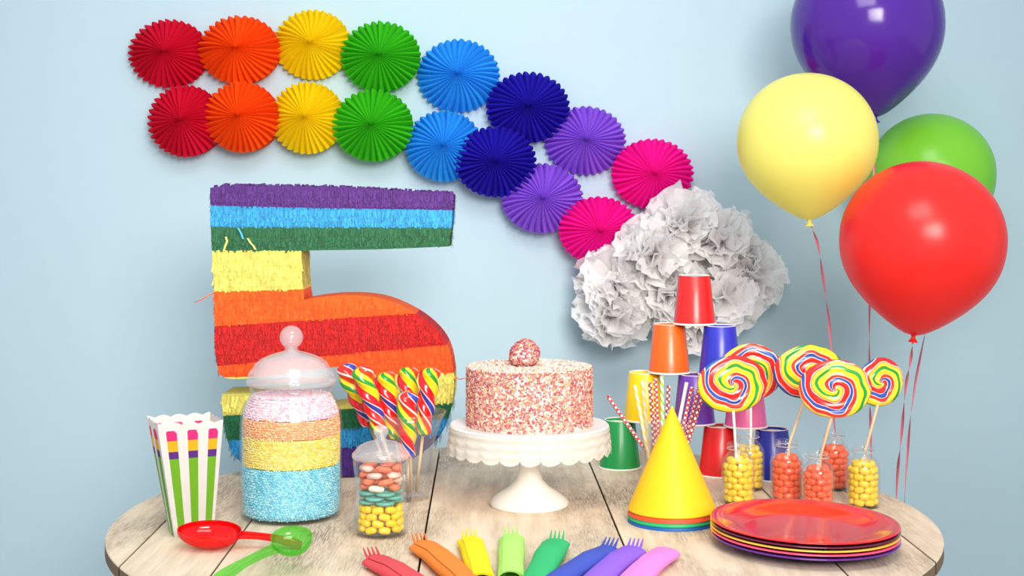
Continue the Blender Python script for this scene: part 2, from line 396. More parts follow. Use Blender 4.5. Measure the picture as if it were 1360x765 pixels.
# ------------------------------------------------------------------ number five pinata
DP = 2.36; kp = DP/F
five_px = [(279, 253), (300, 250), (440, 252), (602, 261), (600, 300), (596, 331), (500, 335), (400, 336.5), (401, 370), (404, 402), (425, 398), (465, 395), (508, 399), (548, 416), (578, 438),
  (597, 464), (604, 505), (601, 545), (588, 580), (562, 606), (525, 624), (475, 636), (430, 638), (385, 637), (345, 630), (318, 618), (303, 596), (296, 560), (295, 527),
  (374, 525), (384, 538), (410, 547), (445, 545), (480, 536), (498, 520), (500, 504), (488, 493), (455, 490), (420, 494), (360, 503), (310, 508), (290, 503), (286, 470), (285, 430), (284, 390), (282, 337), (280, 300)]
def round_off(poly, keep, times=2):
    """cut the corners of the bowed part of the outline; straight corners stay"""
    pts = [(x, y, (x, y) in keep) for x, y in poly]
    for _ in range(times):
        out_ = []; n_ = len(pts)
        for i_ in range(n_):
            a_, b_, c_ = pts[i_-1], pts[i_], pts[(i_+1) % n_]
            if b_[2]: out_.append(b_)
            else: out_ += [(b_[0]*.75+a_[0]*.25, b_[1]*.75+a_[1]*.25, False), (b_[0]*.75+c_[0]*.25, b_[1]*.75+c_[1]*.25, False)]
        pts = out_
    return [(x, y) for x, y, _k in pts]
five_px = round_off(five_px, {(279, 253), (300, 250), (440, 252), (602, 261), (600, 300), (596, 331), (500, 335), (400, 336.5), (401, 370), (404, 402), (295, 527), (374, 525), (286, 470), (285, 430), (284, 390), (282, 337), (280, 300)})
x0p = 445
def p2l(px, py): return ((px-x0p)*kp, (638.6-py)*kp)
five = [p2l(*p) for p in five_px]
zb5 = 0.0
pin_loc = T(x0p, DP, 0); PD = 0.095
pin = thing('number_pinata', 'rainbow striped number five pinata covered in crepe fringe', 'pinata', pin_loc)
def inside(x, z):
    c = False; n = len(five)
    for i in range(n):
        (xa, za), (xb, zb) = five[i], five[i-1]
        if (za > z) != (zb > z) and x < (xb-xa)*(z-za)/(zb-za)+xa: c = not c
    return c
lines = [None, ((280, 277), (602, 283)), ((280, 305), (602, 306)), ((280, 336.6), (602, 336.6)), ((283, 391), (400, 388)), ((285, 437), (600, 417)), ((285, 490), (600, 461)), ((290, 505), (602, 499)),
         ((296, 556), (600, 539)), ((296, 590), (586, 559)), ((310, 617), (575, 583)), None]
bands = [('purple', (90, 48, 128)), ('sky blue', (60, 162, 220)), ('dark green', (46, 104, 68)), ('pale yellow', (240, 226, 110)), ('orange', (255, 96, 28)), ('red', (196, 26, 26)),
         ('lower orange', (255, 84, 24)), ('lower pale yellow', (240, 226, 110)), ('lower dark green', (26, 98, 62)), ('lower sky blue', (40, 140, 200)), ('lower purple', (64, 30, 112))]
def ly(L, px): (xa, ya), (xb, yb) = L; return ya+(yb-ya)*(px-xa)/(xb-xa)
for bi, (nm, rgb) in enumerate(bands):
    bm = bmesh.new()
    hp = []
    for L, below in ((lines[bi], True), (lines[bi+1], False)):
        if L is None: continue
        pa, pb = p2l(*L[0]), p2l(*L[1]); nx, nz_ = -(pb[1]-pa[1]), pb[0]-pa[0]; s_ = -1 if below else 1
        hp.append((pa[0], pa[1], nx*s_, nz_*s_))
    def clip(poly, closed=True):
        for ax_, az_, nx, nz_ in hp:
            out_ = []; n_ = len(poly)
            for i_ in range(n_ if closed else n_-1):
                p, q = poly[i_], poly[(i_+1) % n_]; dp = (p[0]-ax_)*nx+(p[1]-az_)*nz_; dq = (q[0]-ax_)*nx+(q[1]-az_)*nz_
                if dp >= 0: out_.append(p)
                if dp*dq < 0: t_ = dp/(dp-dq); out_.append((p[0]+(q[0]-p[0])*t_, p[1]+(q[1]-p[1])*t_))
                if not closed and i_ == n_-2 and dq >= 0: out_.append(q)
            poly = out_
            if len(poly) < 2: return []
        return poly
    for tri in tessellate_polygon([[Vector((x, z, 0)) for x, z in five]]):
        q = clip([five[i_] for i_ in tri])
        if len(q) >= 3:
            bm.faces.new([bm.verts.new((x, 0, z)) for x, z in q]); bm.faces.new([bm.verts.new((x, PD, z)) for x, z in q])
    for i_ in range(len(five)):
        q = clip([five[i_], five[(i_+1) % len(five)]], False)
        if len(q) == 2: bm.faces.new([bm.verts.new((q[0][0], 0, q[0][1])), bm.verts.new((q[1][0], 0, q[1][1])), bm.verts.new((q[1][0], PD, q[1][1])), bm.verts.new((q[0][0], PD, q[0][1]))])
    bmesh.ops.remove_doubles(bm, verts=bm.verts[:], dist=1e-5)
    bmesh.ops.recalc_face_normals(bm, faces=bm.faces[:])
    m = mat('fringe_'+nm.replace(' ', '_'), rgb, 0.62, 0.3, vary=0.16, bump=0.9, bscale=55, bstretch=(7, 7, 1.1), trans=0.0)
    n_, l_ = m.node_tree.nodes, m.node_tree.links; p_ = n_['Principled BSDF']; src = p_.inputs['Base Color'].links[0].from_socket
    g_ = n_.new('ShaderNodeNewGeometry'); hs = n_.new('ShaderNodeHueSaturation'); mr = n_.new('ShaderNodeMapRange'); mr.inputs[3].default_value = 0.70; mr.inputs[4].default_value = 1.22
    l_.new(g_.outputs['Random Per Island'], mr.inputs[0]); l_.new(mr.outputs[0], hs.inputs['Value']); l_.new(src, hs.inputs['Color']); l_.new(hs.outputs[0], p_.inputs['Base Color'])
    # cut crepe strips hanging in rows over front, sides and top
    rnd = random.Random(bi)
    top, bot = lines[bi], lines[bi+1]
    def strip(px, py, side=0, yy=0.0):
        x, z = p2l(px, py); ln = 0.0125*rnd.uniform(0.75, 1.1); wd = 0.0014*rnd.uniform(0.7, 1.3); prev = None; sw = rnd.uniform(-0.003, 0.003); lift = rnd.uniform(0.0006, 0.0024)
        for j in range(4):
            s = j/3; o_ = 0.0008+lift*s*s*(1.6-0.8*s); zz = z-ln*s; sx = sw*s*s
            if side == 0: a, b = (x-wd+sx, -o_, zz), (x+wd+sx, -o_, zz)
            else: a, b = (x+side*o_, yy-wd+sx, zz), (x+side*o_, yy+wd+sx, zz)
            q = (bm.verts.new(a), bm.verts.new(b))
            if prev: bm.faces.new((prev[0], prev[1], q[1], q[0]))
            prev = q
    py = 244.0
    while py < 640:
        px = 276
        while px < 608:
            jy = py+rnd.uniform(-1.5, 1.5)
            if (top is None or jy > ly(top, px)-1) and (bot is None or jy < ly(bot, px)-8) and inside(*p2l(px, jy)) and inside(*p2l(px, jy+9)): strip(px, jy)
            px += rnd.uniform(1.3, 2.5)
        py += 6.5
    for e in range(len(five_px)):                     # the side walls
        (xa, ya), (xb, yb) = five_px[e], five_px[(e+1) % len(five_px)]
        if abs(yb-ya) < abs(xb-xa): continue
        side = 1 if yb > ya else -1
        n_ = max(1, int(abs(yb-ya)/9))
        for j in range(n_):
            qx, qy = xa+(xb-xa)*(j+0.3)/n_, ya+(yb-ya)*(j+0.3)/n_
            if (top is None or qy > ly(top, qx)) and (bot is None or qy < ly(bot, qx)-6):
                for y_ in np.arange(0.004, PD, 0.0045): strip(qx, qy, side, y_)
    if bi == 0:                                        # ruffled top sheet with standing tips
        for j in range(330):
            px = rnd.uniform(281, 600); pyy = np.interp(px, [279, 300, 440, 602], [253, 250, 252, 261]); x, z = p2l(px, pyy); y_ = rnd.uniform(0.0, PD)
            h = rnd.uniform(0.001, 0.0055); wd = 0.004; a = rnd.uniform(0, PI); c, s = math.cos(a)*wd, math.sin(a)*wd
            q = [bm.verts.new((x-c, y_-s, z-0.001)), bm.verts.new((x+c, y_+s, z-0.001)), bm.verts.new((x+c*0.7+0.001, y_+s+0.002, z+h)), bm.verts.new((x-c*0.9, y_-s+0.001, z+h*0.8))]
            bm.faces.new(q)
    me = bpy.data.meshes.new('fringe_band'); bm.to_mesh(me); bm.free()
    o = link('fringe_band', me, m, pin, smooth=False); o['label'] = nm+' crepe fringe band'
m_strand = mat('paper_strand', (246, 232, 130), 0.7, 0.2)
def strand(pts, m, lab):
    b = bmesh.new(); prev = None
    for px, py, oy in pts:
        x, z = p2l(px, py); q = (b.verts.new((x-0.0018, -oy, z)), b.verts.new((x+0.0018, -oy, z)), b.verts.new((x, -oy+0.0012, z+0.0006)))
        if prev: b.faces.new((prev[0], prev[1], q[1], q[0])); b.faces.new((prev[1], prev[2], q[2], q[1]))
        prev = q
    o = obj('loose_strand', b, m, pin); o['label'] = lab
strand([(301, 318, .006), (303, 324, .008), (301, 329, .008), (298, 337, .005)], m_strand, 'loose pale yellow paper strand')
strand([(330, 320, .006), (334, 326, .009), (338, 330, .009), (340, 335, .005)], m_strand, 'loose pale yellow paper strand')
strand([(317, 306, .005), (322, 314, .009), (324, 321, .008)], mat('blue_strand', (80, 180, 230), 0.7, 0.2), 'loose blue paper strand')
m_or = mat('orange_strand', (255, 110, 50), 0.7, 0.2)
strand([(285, 392, .004), (277, 396, .008), (268, 402, .012), (259, 405, .01)], m_or, 'loose orange paper strand')
strand([(604, 503, .004), (610, 507, .008), (617, 505, .01)], m_or, 'loose orange paper strand')

# ------------------------------------------------------------------ glass
m_glass = glass_mat('clear_glass', (0.985, 0.992, 0.992), 0.34, 0.022, milk=0.015)
m_glass_thin = glass_mat('thin_clear_glass', (0.988, 0.992, 0.992), 0.34, 0.03, milk=0.03)
m_rimglass = glass_mat('thick_glass_lid', (0.975, 0.97, 0.972), 0.5, 0.05, milk=0.19)

# big sweet jar with layered sugar pearls
jc = tab(387, 685.5); jar = thing('sweet_jar', 'large lidded glass jar layered with pink, orange, yellow and blue sugar pearls', 'jar', jc)
out = [(0.062, 0.0), (0.071, 0.003), (0.0745, 0.010), (0.0755, 0.03), (0.0755, 0.140), (0.0735, 0.157), (0.0675, 0.172), (0.0625, 0.180), (0.061, 0.188), (0.0625, 0.194)]
inn = [(0.0605, 0.194), (0.0585, 0.188), (0.0600, 0.179), (0.0650, 0.171), (0.0712, 0.156), (0.0733, 0.140), (0.0733, 0.03), (0.072, 0.011), (0.066, 0.0055), (0.0, 0.005)]
obj('body', lathe([(0, 0.0)]+out+inn, 72), m_glass, jar)
lid = [(0.0, 0.199), (0.058, 0.199), (0.0625, 0.1955), (0.066, 0.1975), (0.066, 0.203), (0.064, 0.2055), (0.0625, 0.207), (0.0635, 0.211), (0.062, 0.216), (0.058, 0.2195), (0.056, 0.222), (0.053, 0.228), (0.045, 0.234), (0.036, 0.2385), (0.024, 0.2425), (0.014, 0.245), (0.0095, 0.247), (0.0095, 0.250)]
lo = obj('lid', lathe(lid+[(0.004, 0.249), (0.006, 0.2445), (0.022, 0.2395), (0.040, 0.233), (0.050, 0.222), (0.056, 0.210), (0.057, 0.2035), (0.0, 0.2025)], 72), m_rimglass, jar)
kb = lathe([(0.0095, 0.250)]+[(0.0172*math.sin(a), 0.2660-0.0172*math.cos(a)) for a in np.linspace(0.55, PI-1e-9, 18)], 40)
bmesh.ops.holes_fill(kb, edges=[e for e in kb.edges if e.is_boundary], sides=0)
obj('knob', kb, m_rimglass, lo)
pv, pf = ico(1, 1.0)
def inner_r(z): return float(np.interp(z, [0.005, 0.0055, 0.011, 0.03, 0.140, 0.156, 0.171, 0.179, 0.188], [0.064, 0.066, 0.072, 0.0733, 0.0733, 0.0712, 0.065, 0.060, 0.0585]))
def pearl_layer(nm, lab, z0, z1, cols, wave, top=False):
    rnd = random.Random(nm); mats = []; rb = 0.0019; z = z0+rb
    row = 0
    while z < z1+0.006:
        R_ = inner_r(z)-rb-0.0004; n = int(2*PI*R_/(2*rb*1.04))
        for i in range(n):
            a = 2*PI*(i+0.5*(row % 2)+rnd.uniform(-0.2, 0.2))/n
            hi = z1+wave*math.sin(3*a+1.3*len(nm))+wave*0.6*math.sin(7*a+z1*100); lo_ = z0+(wave*math.sin(3*a+1.3*len(nm)) if False else 0)
            lo_ = z0 if z0 < 0.01 else z0+pearl_layer.prev(a)
            if z > hi or z < lo_-rb*0.2: continue
            M = np.eye(4)*rb*rnd.uniform(0.9, 1.05); M[3, 3] = 1; rr = R_-rnd.uniform(0, 0.0013)
            M[:3, 3] = (rr*math.cos(a), rr*math.sin(a), z+rnd.uniform(-0.0010, 0.0010)); mats.append(M)
        z += rb*1.78; row += 1
    ln = len(nm); pearl_layer.prev = lambda a, w=wave, L=ln, q=z1: w*math.sin(3*a+1.3*L)+w*0.6*math.sin(7*a+q*100)
    if top:
        for r in np.arange(0.0, inner_r(z1)-0.003, 0.0032):
            n = max(1, int(2*PI*r/0.0033))
            for i in range(n):
                a = 2*PI*i/n; M = np.eye(4)*rb; M[3, 3] = 1; M[:3, 3] = (r*math.cos(a), r*math.sin(a), z1+0.001+rnd.uniform(-0.0006, 0.0006)); mats.append(M)
    me = scatter_mesh('sugar_pearls', pv, pf, mats)
    m = island_mat('pearls_'+nm, cols, 0.38, 0.1)
    o = link('sugar_pearls', me, m)
    o.location = jc; o['kind'] = 'stuff'; tag(o, lab, 'sweets')
    # packed heart of the layer behind the outer pearls
    zs = np.linspace(z0+0.0004, z1-0.001, 10)
    prof = [(0, zs[0])]+[(inner_r(z)-0.0042, z) for z in zs]+[(0, zs[-1])]
    cb = lathe(prof, 40); tmp = bpy.data.meshes.new('core'); bmesh.ops.recalc_face_normals(cb, faces=cb.faces[:])
    b2 = bmesh.new(); b2.from_mesh(me); 
    cb.to_mesh(tmp); cb.free(); b2.from_mesh(tmp); b2.to_mesh(me); b2.free(); bpy.data.meshes.remove(tmp)
pearl_layer.prev = lambda a: 0.0
pearl_layer('blue', 'pale blue sugar pearls, bottom layer in the large glass jar', 0.0056, 0.080, [(130, 216, 240), (156, 228, 246), (110, 202, 230), (184, 238, 250)], 0.0012)
pearl_layer('yellow', 'yellow sugar pearls, second layer from the bottom of the large jar', 0.080, 0.123, [(255, 226, 100), (255, 236, 130), (250, 208, 84), (255, 242, 164)], 0.0015)
pearl_layer('orange', 'peach orange sugar pearls above the yellow layer in the large jar', 0.123, 0.150, [(255, 188, 126), (255, 200, 150), (248, 168, 112), (255, 216, 170)], 0.0018)
pearl_layer('pink', 'pale pink sugar pearls, top layer in the large glass jar', 0.150, 0.180, [(252, 208, 220), (255, 226, 232), (240, 184, 204), (255, 238, 242)], 0.0012, top=True)

# small sweet jar
sc = tab(506, 709); sj = thing('sweet_jar', 'small lidded glass jar of mixed chews beside the twisted lollies', 'jar', sc)
out = [(0.034, 0.0), (0.0385, 0.003), (0.0395, 0.009), (0.0375, 0.022), (0.0355, 0.042), (0.0352, 0.058), (0.0365, 0.078), (0.039, 0.096), (0.0395, 0.102), (0.038, 0.106)]
inn = [(0.0362, 0.106), (0.0376, 0.101), (0.037, 0.095), (0.0346, 0.078), (0.0333, 0.058), (0.0336, 0.042), (0.0355, 0.022), (0.0372, 0.009), (0.034, 0.0045), (0, 0.004)]
obj('body', lathe([(0, 0)]+out+inn, 64), m_glass, sj)
lid = [(0.0, 0.1085), (0.036, 0.1085), (0.0395, 0.1065), (0.0405, 0.109), (0.0405, 0.113), (0.038, 0.116), (0.036, 0.118), (0.032, 0.1235), (0.022, 0.1285), (0.012, 0.131), (0.0075, 0.1325), (0.0065, 0.136), (0.0085, 0.1385), (0.0105, 0.142), (0.0105, 0.147), (0.0085, 0.151), (0.004, 0.1525), (0, 0.1525)]
obj('lid', lathe(lid, 56), m_rimglass, sj)
def capsule(l_, r_, fl=1.0, seg=12):
    prof = []
    for a in np.linspace(0, PI/2, 6): prof.append((r_*math.sin(a)**0.62, -(l_/2-r_)-r_*math.cos(a)))
    for a in np.linspace(PI/2, PI, 6): prof.append((r_*max(0, math.sin(a))**0.62, (l_/2-r_)-r_*math.cos(a)))
    prof[0] = (0, prof[0][1]); prof[-1] = (0, prof[-1][1])
    b = lathe(prof, seg)
    for v in b.verts: v.co.y *= fl; v.co.z, v.co.x = v.co.x, v.co.z
    return b
m_yc = mat('yellow_sweet', (255, 206, 16), 0.3, 0.5, vary=0.06, sub=0.15)
m_oc = mat('coral_sweet', (244, 128, 92), 0.5, 0.4, vary=0.08)
m_tc = mat('teal_sweet', (96, 176, 164), 0.4, 0.4, vary=0.08)
m_wc = mat('cream_sweet', (250, 240, 214), 0.5, 0.4)
m_pk = mat('pale_pink_sweet', (248, 206, 192), 0.5, 0.4)
def sweet_mesh(b, m):
    bmesh.ops.recalc_face_normals(b, faces=b.faces[:]); me = bpy.data.meshes.new('sweet'); b.to_mesh(me); b.free(); me.materials.append(m)
    me.polygons.foreach_set('use_smooth', [True]*len(me.polygons)); return me
def put(name, me, loc, rot, lab, cat, group):
    o = bpy.data.objects.new(name, me); COL.objects.link(o); o.location = loc; o.rotation_euler = rot; return tag(o, lab, cat, group)
cushion = capsule(0.0165, 0.0052)
me_y = sweet_mesh(cushion, m_yc)
zr = 0.0104
ys = random.Random(11)
for L in range(4):
    Rr = 0.0275 if L < 2 else 0.0265
    for i in range(9):
        a = 2*PI*(i+0.5*(L % 2))/9+0.1
        put('chewy_sweet', me_y, sc+Vector((Rr*math.cos(a), Rr*math.sin(a), zr+L*0.0092)), (0, ys.uniform(-.3, .3), a+PI/2+ys.uniform(-.12, .12)), 'yellow sweet at the bottom of the small jar', 'sweet', 'yellow sweets in the small jar')
    for i in range(3):
        a = 2*PI*(i+0.3*L)/3
        put('chewy_sweet', me_y, sc+Vector((0.012*math.cos(a), 0.012*math.sin(a), zr+L*0.0092)), (0, ys.uniform(-.3, .3), a+PI/2+ys.uniform(-.12, .12)), 'yellow sweet at the bottom of the small jar', 'sweet', 'yellow sweets in the small jar')
def ring_bm(R_, r_, n=24, k=10):
    b = bmesh.new(); vs = [[b.verts.new(((R_+r_*math.cos(2*PI*j/k))*math.cos(2*PI*i/n), (R_+r_*math.cos(2*PI*j/k))*math.sin(2*PI*i/n), r_*0.8*math.sin(2*PI*j/k))) for j in range(k)] for i in range(n)]
    for i in range(n):
        for j in range(k): b.faces.new((vs[i][j], vs[(i+1) % n][j], vs[(i+1) % n][(j+1) % k], vs[i][(j+1) % k]))
    return b
me_t = sweet_mesh(ring_bm(0.0105, 0.0032), m_tc)
for L in range(3):
    for i in range(4):
        a = 2*PI*i/4+0.8*L+0.4
        put('ring_sweet', me_t, sc+Vector((0.0185*math.cos(a), 0.0185*math.sin(a), 0.0470+L*0.0064)), (0.0, 0.0, a), 'teal ring sweet in the middle of the small jar', 'sweet', 'teal ring sweets in the small jar')
def chew_bm():
    b = bmesh.new(); bmesh.ops.create_cube(b, size=1.0)
    bmesh.ops.scale(b, vec=(0.021, 0.0135, 0.0075), verts=b.verts[:]); bmesh.ops.bevel(b, geom=b.edges[:], offset=0.0018, segments=2, affect='EDGES'); return b
me_c = sweet_mesh(chew_bm(), m_oc); me_w = sweet_mesh(chew_bm(), m_wc); me_p = sweet_mesh(chew_bm(), m_pk)
rr = random.Random(5)
for L in range(4):
    for i in range(5):
        a = 2*PI*(i+0.45*L)/5-1.75; z = 0.0678+L*0.0088
        isw = (L == 0 and i == 0); isp = (L+i) % 4 == 2
        me_, lab, g = (me_w, 'cream coloured chew at the front of the small jar', None) if isw else ((me_p, 'pale pink chew in the upper part of the small jar', 'pale pink chews in the small jar') if isp else (me_c, 'coral orange chew in the upper part of the small jar', 'coral chews in the small jar'))
        Rr = 0.0225
        put('chewy_sweet', me_, sc+Vector((Rr*math.cos(a), Rr*math.sin(a), z)), (rr.uniform(-.3, .3), rr.uniform(-.15, .15), a+PI/2+rr.uniform(-.25, .25)), lab, 'sweet', g)

# ------------------------------------------------------------------ tall vase with twisted lollies
vc = tab(541, 662); vase = thing('glass_vase', 'flared clear glass vase holding the twisted rainbow lollies', 'vase', vc)
vo = [(0.030, 0), (0.034, 0.002), (0.035, 0.008), (0.036, 0.04), (0.041, 0.08), (0.051, 0.115), (0.062, 0.137)]
vi = [(0.0605, 0.137), (0.0492, 0.115), (0.0393, 0.08), (0.0343, 0.04), (0.0332, 0.010), (0.030, 0.008), (0, 0.008)]
obj('bowl', lathe([(0, 0)]+vo+vi, 64), m_glass_thin, vase)
def candy_nodes(name, mode):
    m, n, l, p = newmat(name); tc = n.new('ShaderNodeTexCoord'); sx = n.new('ShaderNodeSeparateXYZ'); l.new(tc.outputs['Object'], sx.inputs[0])
    def ma(op, a, b=None, c=None):
        q = n.new('ShaderNodeMath'); q.operation = op
        for i, v in enumerate((a, b, c)):
            if v is None: continue
            if isinstance(v, (int, float)): q.inputs[i].default_value = v
            else: l.new(v, q.inputs[i])
        return q.outputs[0]
    ramp = n.new('ShaderNodeValToRGB'); ramp.color_ramp.interpolation = 'CONSTANT'
    if mode == 'twist':
        ang = ma('ARCTAN2', sx.outputs[1], sx.outputs[0]); t = ma('MULTIPLY_ADD', ang, 1/(2*PI), ma('MULTIPLY', sx.outputs[2], 10.5)); f = ma('FRACT', t)
        cols = [(0, (230, 30, 34)), (.175, (250, 246, 240)), (.195, (64, 66, 176)), (.30, (250, 246, 240)), (.32, (220, 26, 40)), (.50, (255, 224, 40)), (.66, (40, 150, 50)), (.75, (255, 224, 40)), (.84, (236, 70, 30)), (.96, (252, 246, 236))]
    else:
        x, z = sx.outputs[0], sx.outputs[2]
        r = ma('SQRT', ma('ADD', ma('MULTIPLY', x, x), ma('MULTIPLY', z, z)))
        ang = ma('ARCTAN2', z, x)
        nz = n.new('ShaderNodeTexNoise'); nz.inputs['Scale'].default_value = 22; nz.inputs['Detail'].default_value = 1; l.new(tc.outputs['Object'], nz.inputs['Vector'])
        oi = n.new('ShaderNodeObjectInfo')
        t = ma('ADD', ma('ADD', ma('MULTIPLY', ang, 1/(2*PI)), ma('MULTIPLY', ma('POWER', r, 0.8), 15.0)), ma('ADD', ma('MULTIPLY', nz.outputs['Fac'], 0.75), ma('MULTIPLY', oi.outputs['Object Index'], 0.29)))
        f = ma('FRACT', t)
        cols = [(0, (236, 40, 36)), (.20, (255, 250, 245)), (.225, (48, 84, 180)), (.34, (255, 250, 245)), (.365, (238, 60, 34)), (.49, (255, 236, 210)), (.51, (255, 222, 40)), (.70, (44, 160, 66)), (.82, (255, 228, 60)), (.93, (255, 140, 50)), (.975, (255, 246, 236))]
    e = ramp.color_ramp.elements
    while len(e) < len(cols): e.new(0.99)
    for i, (ps, c) in enumerate(cols): e[i].position = ps; e[i].color = (*lin(c), 1)
    l.new(f, ramp.inputs[0]); l.new(ramp.outputs[0], p.inputs['Base Color'])
    p.inputs['Roughness'].default_value = 0.22; p.inputs['Coat Weight'].default_value = 0.3
    return m
m_twist = candy_nodes('twisted_candy', 'twist'); m_swirl = candy_nodes('swirl_candy', 'swirl')
m_stick = mat('wooden_stick', (226, 196, 158), 0.6, 0.3, vary=0.1, bscale=40, bstretch=(4, 4, .5)); m_wstick = mat('white_stick', (246, 240, 232), 0.5, 0.4)
def twist_bm(L=0.108, R0=0.0110, R1=0.0162):
    b = bmesh.new(); nz_, ns = 70, 36; rings = []
    for j in range(nz_+1):
        f = j/nz_; z = L*f; r = (R0+(R1-R0)*f)
        r *= min(1, math.sqrt(max(0, 1-max(0, (f-0.90)/0.10)**2)))*min(1, math.sqrt(f/0.03) if f < 0.03 else 1)
        r = max(r, 1e-4)
        rings.append([b.verts.new((r*(1+0.14*math.cos(3*(2*PI*i/ns+z*10.5*2*PI)))*math.cos(2*PI*i/ns), r*(1+0.14*math.cos(3*(2*PI*i/ns+z*10.5*2*PI)))*math.sin(2*PI*i/ns), z)) for i in range(ns)])
    for a, c in zip(rings, rings[1:]):
        for i in range(ns): b.faces.new((a[i], a[(i+1) % ns], c[(i+1) % ns], c[i]))
    b.faces.new(rings[0]); b.faces.new(rings[-1]); return b
proto = None
pops = [(456, 484, 2.235, -.016, .008, 'leftmost twisted rainbow lolly in the glass vase'), (478, 487, 2.165, -.010, -.010, 'twisted rainbow lolly with yellow tip, second from left in the vase'),
        (510, 494, 2.19, -.004, .000, 'twisted rainbow lolly with blue swirled tip, mid left in the vase'), (541, 487, 2.245, .006, .012, 'twisted rainbow lolly at the back of the glass vase'),
        (541, 520, 2.145, .002, -.016, 'twisted rainbow lolly standing lowest at the front of the vase'), (572, 488, 2.195, .014, .002, 'rightmost twisted rainbow lolly in the glass vase')]
for i, (px, py, d, bx, by, lab) in enumerate(pops):
    tip = P(px, py, d); base = vc+Vector((bx, by, 0.0105)); D = tip-base; Lt = D.length
    if proto is None:
        root = thing('twisted_lolly', lab, 'lollipop', base, group='twisted lollies in the vase')
        obj('candy', twist_bm(), m_twist, root); obj('stick', tube([(0, 0, 0), (0, 0, 0.2)], 0.0024, 8), m_stick, root); proto = root
    else: root = dup(proto, lab)
    root.location = base; root.rotation_mode = 'QUATERNION'
    root.rotation_quaternion = D.to_track_quat('Z', 'Y') @ Euler((0, 0, i*1.1)).to_quaternion()
    for c in root.children:
        if c.name.startswith('candy'): c.location = (0, 0, Lt-0.108)
        else: c.scale = (1, 1, (Lt-0.103)/0.2)

# ------------------------------------------------------------------ cake on stand
m_white = mat('white_enamel', (250, 247, 242), 0.35, 0.5, coat=0.1, vary=0.01)
cc = tab(703, 671.5); stand = thing('cake_stand', 'white pedestal cake stand with scalloped skirt under the sprinkle cake', 'cake stand', cc)
zp = 0.125
foot = [(0, 0), (0.0585, 0), (0.0605, 0.003), (0.0605, 0.006), (0.057, 0.011), (0.045, 0.020), (0.031, 0.029), (0.021, 0.040), (0.0160, 0.055), (0.0155, 0.08), (0.0175, 0.10), (0.024, 0.1195), (0, 0.1195)]
obj('foot', lathe(foot, 64), m_white, stand, sharp=60)
obj('plate', lathe([(0, zp-0.0055), (0.112, zp-0.0055), (0.1195, zp-0.004), (0.1225, zp-0.001), (0.1205, zp+0.0015), (0.115, zp), (0, zp)], 96), m_white, stand, sharp=60)
b = bmesh.new(); ns = 360; rows = []
nsc = 26
for j in range(13):
    f = j/12; row = []
    for i in range(ns):
        a = 2*PI*i/ns; ph = (a*nsc/(2*PI)) % 1.0
        lobe = 0.0085*math.sqrt(max(0, 1-(2*ph-1)**2)) + 0.0012*abs(math.sin(a*nsc*2.5))
        z = zp-0.002-(0.031+lobe)*f
        r = 0.1225+0.0035*f+0.0010*math.sin(a*nsc)*f + 0.0009*math.sin(f*PI*6)*(1 if f < 0.8 else 0.3)
        row.append(b.verts.new((r*math.cos(a), r*math.sin(a), z)))
    rows.append(row)
for A, B in zip(rows, rows[1:]):
    for i in range(ns): b.faces.new((A[i], A[(i+1) % ns], B[(i+1) % ns], B[i]))
geo = bmesh.ops.solidify(b, geom=b.faces[:], thickness=0.0022)
obj('skirt', b, m_white, stand, sharp=50)

m_sponge = mat('cream_icing', (250, 232, 222), 0.7, 0.3, vary=0.04, bump=0.3, bscale=180)
cake = thing('cake', 'round cake covered in pink and orange sprinkles on the white stand', 'cake', cc+Vector((0, 0, zp+0.0003)))
CR, CH = 0.0955, 0.0885
obj('sponge', lathe([(0, 0), (CR-0.001, 0), (CR, 0.002), (CR, CH-0.004), (CR-0.004, CH), (0, CH)], 96), m_sponge, cake, sharp=60)
spr_cols = [(196, 98, 106), (222, 146, 128), (232, 188, 162), (248, 228, 218), (168, 74, 94), (230, 190, 134)]
def rod():
    v, f = [], []
    for z in (-1, 1):
        for i in range(5): v.append((math.cos(2*PI*i/5), math.sin(2*PI*i/5), z))
    v += [(0, 0, -1.25), (0, 0, 1.25)]
    for i in range(5): j = (i+1) % 5; f += [(i, j, 5+j), (i, 5+j, 5+i), (10, j, i), (11, 5+i, 5+j)]
    return v, f
rv, rf = rod(); rnd = random.Random(3); mats = []; ids = []
def spr(p, n, sc_=1.0):
    t = Vector((rnd.gauss(0, 1), rnd.gauss(0, 1), rnd.gauss(0, 1))); t = (t-n*t.dot(n)*0.8).normalized(); a = t.orthogonal().normalized(); c = t.cross(a)
    r, h = 0.00085*sc_, 0.0023*sc_*rnd.uniform(0.7, 1.2); M = np.eye(4)
    M[:3, 0] = a*r; M[:3, 1] = c*r; M[:3, 2] = t*h; M[:3, 3] = p+n*rnd.uniform(0.0, 0.0014); mats.append(M)
for i in range(8600):
    a = rnd.uniform(0, 2*PI); z = rnd.uniform(0.0016, CH); n = Vector((math.cos(a), math.sin(a), 0)); spr(Vector((CR*n.x, CR*n.y, z)), n); ids.append(rnd.choices(range(6), [25, 24, 22, 10, 11, 9])[0])
for i in range(5200):
    a = rnd.uniform(0, 2*PI); r = CR*math.sqrt(rnd.random()); spr(Vector((r*math.cos(a), r*math.sin(a), CH)), Vector((0, 0, 1))); ids.append(rnd.choices(range(6), [7, 9, 20, 58, 4, 8])[0])
spm = [mat('sprinkle_%d' % i, c, 0.45, 0.4, vary=0.03) for i, c in enumerate(spr_cols)]
me = scatter_mesh('sprinkle_coating', rv, rf, mats, ids); o = link('sprinkle_coating', me, spm, cake); o['kind'] = 'stuff'
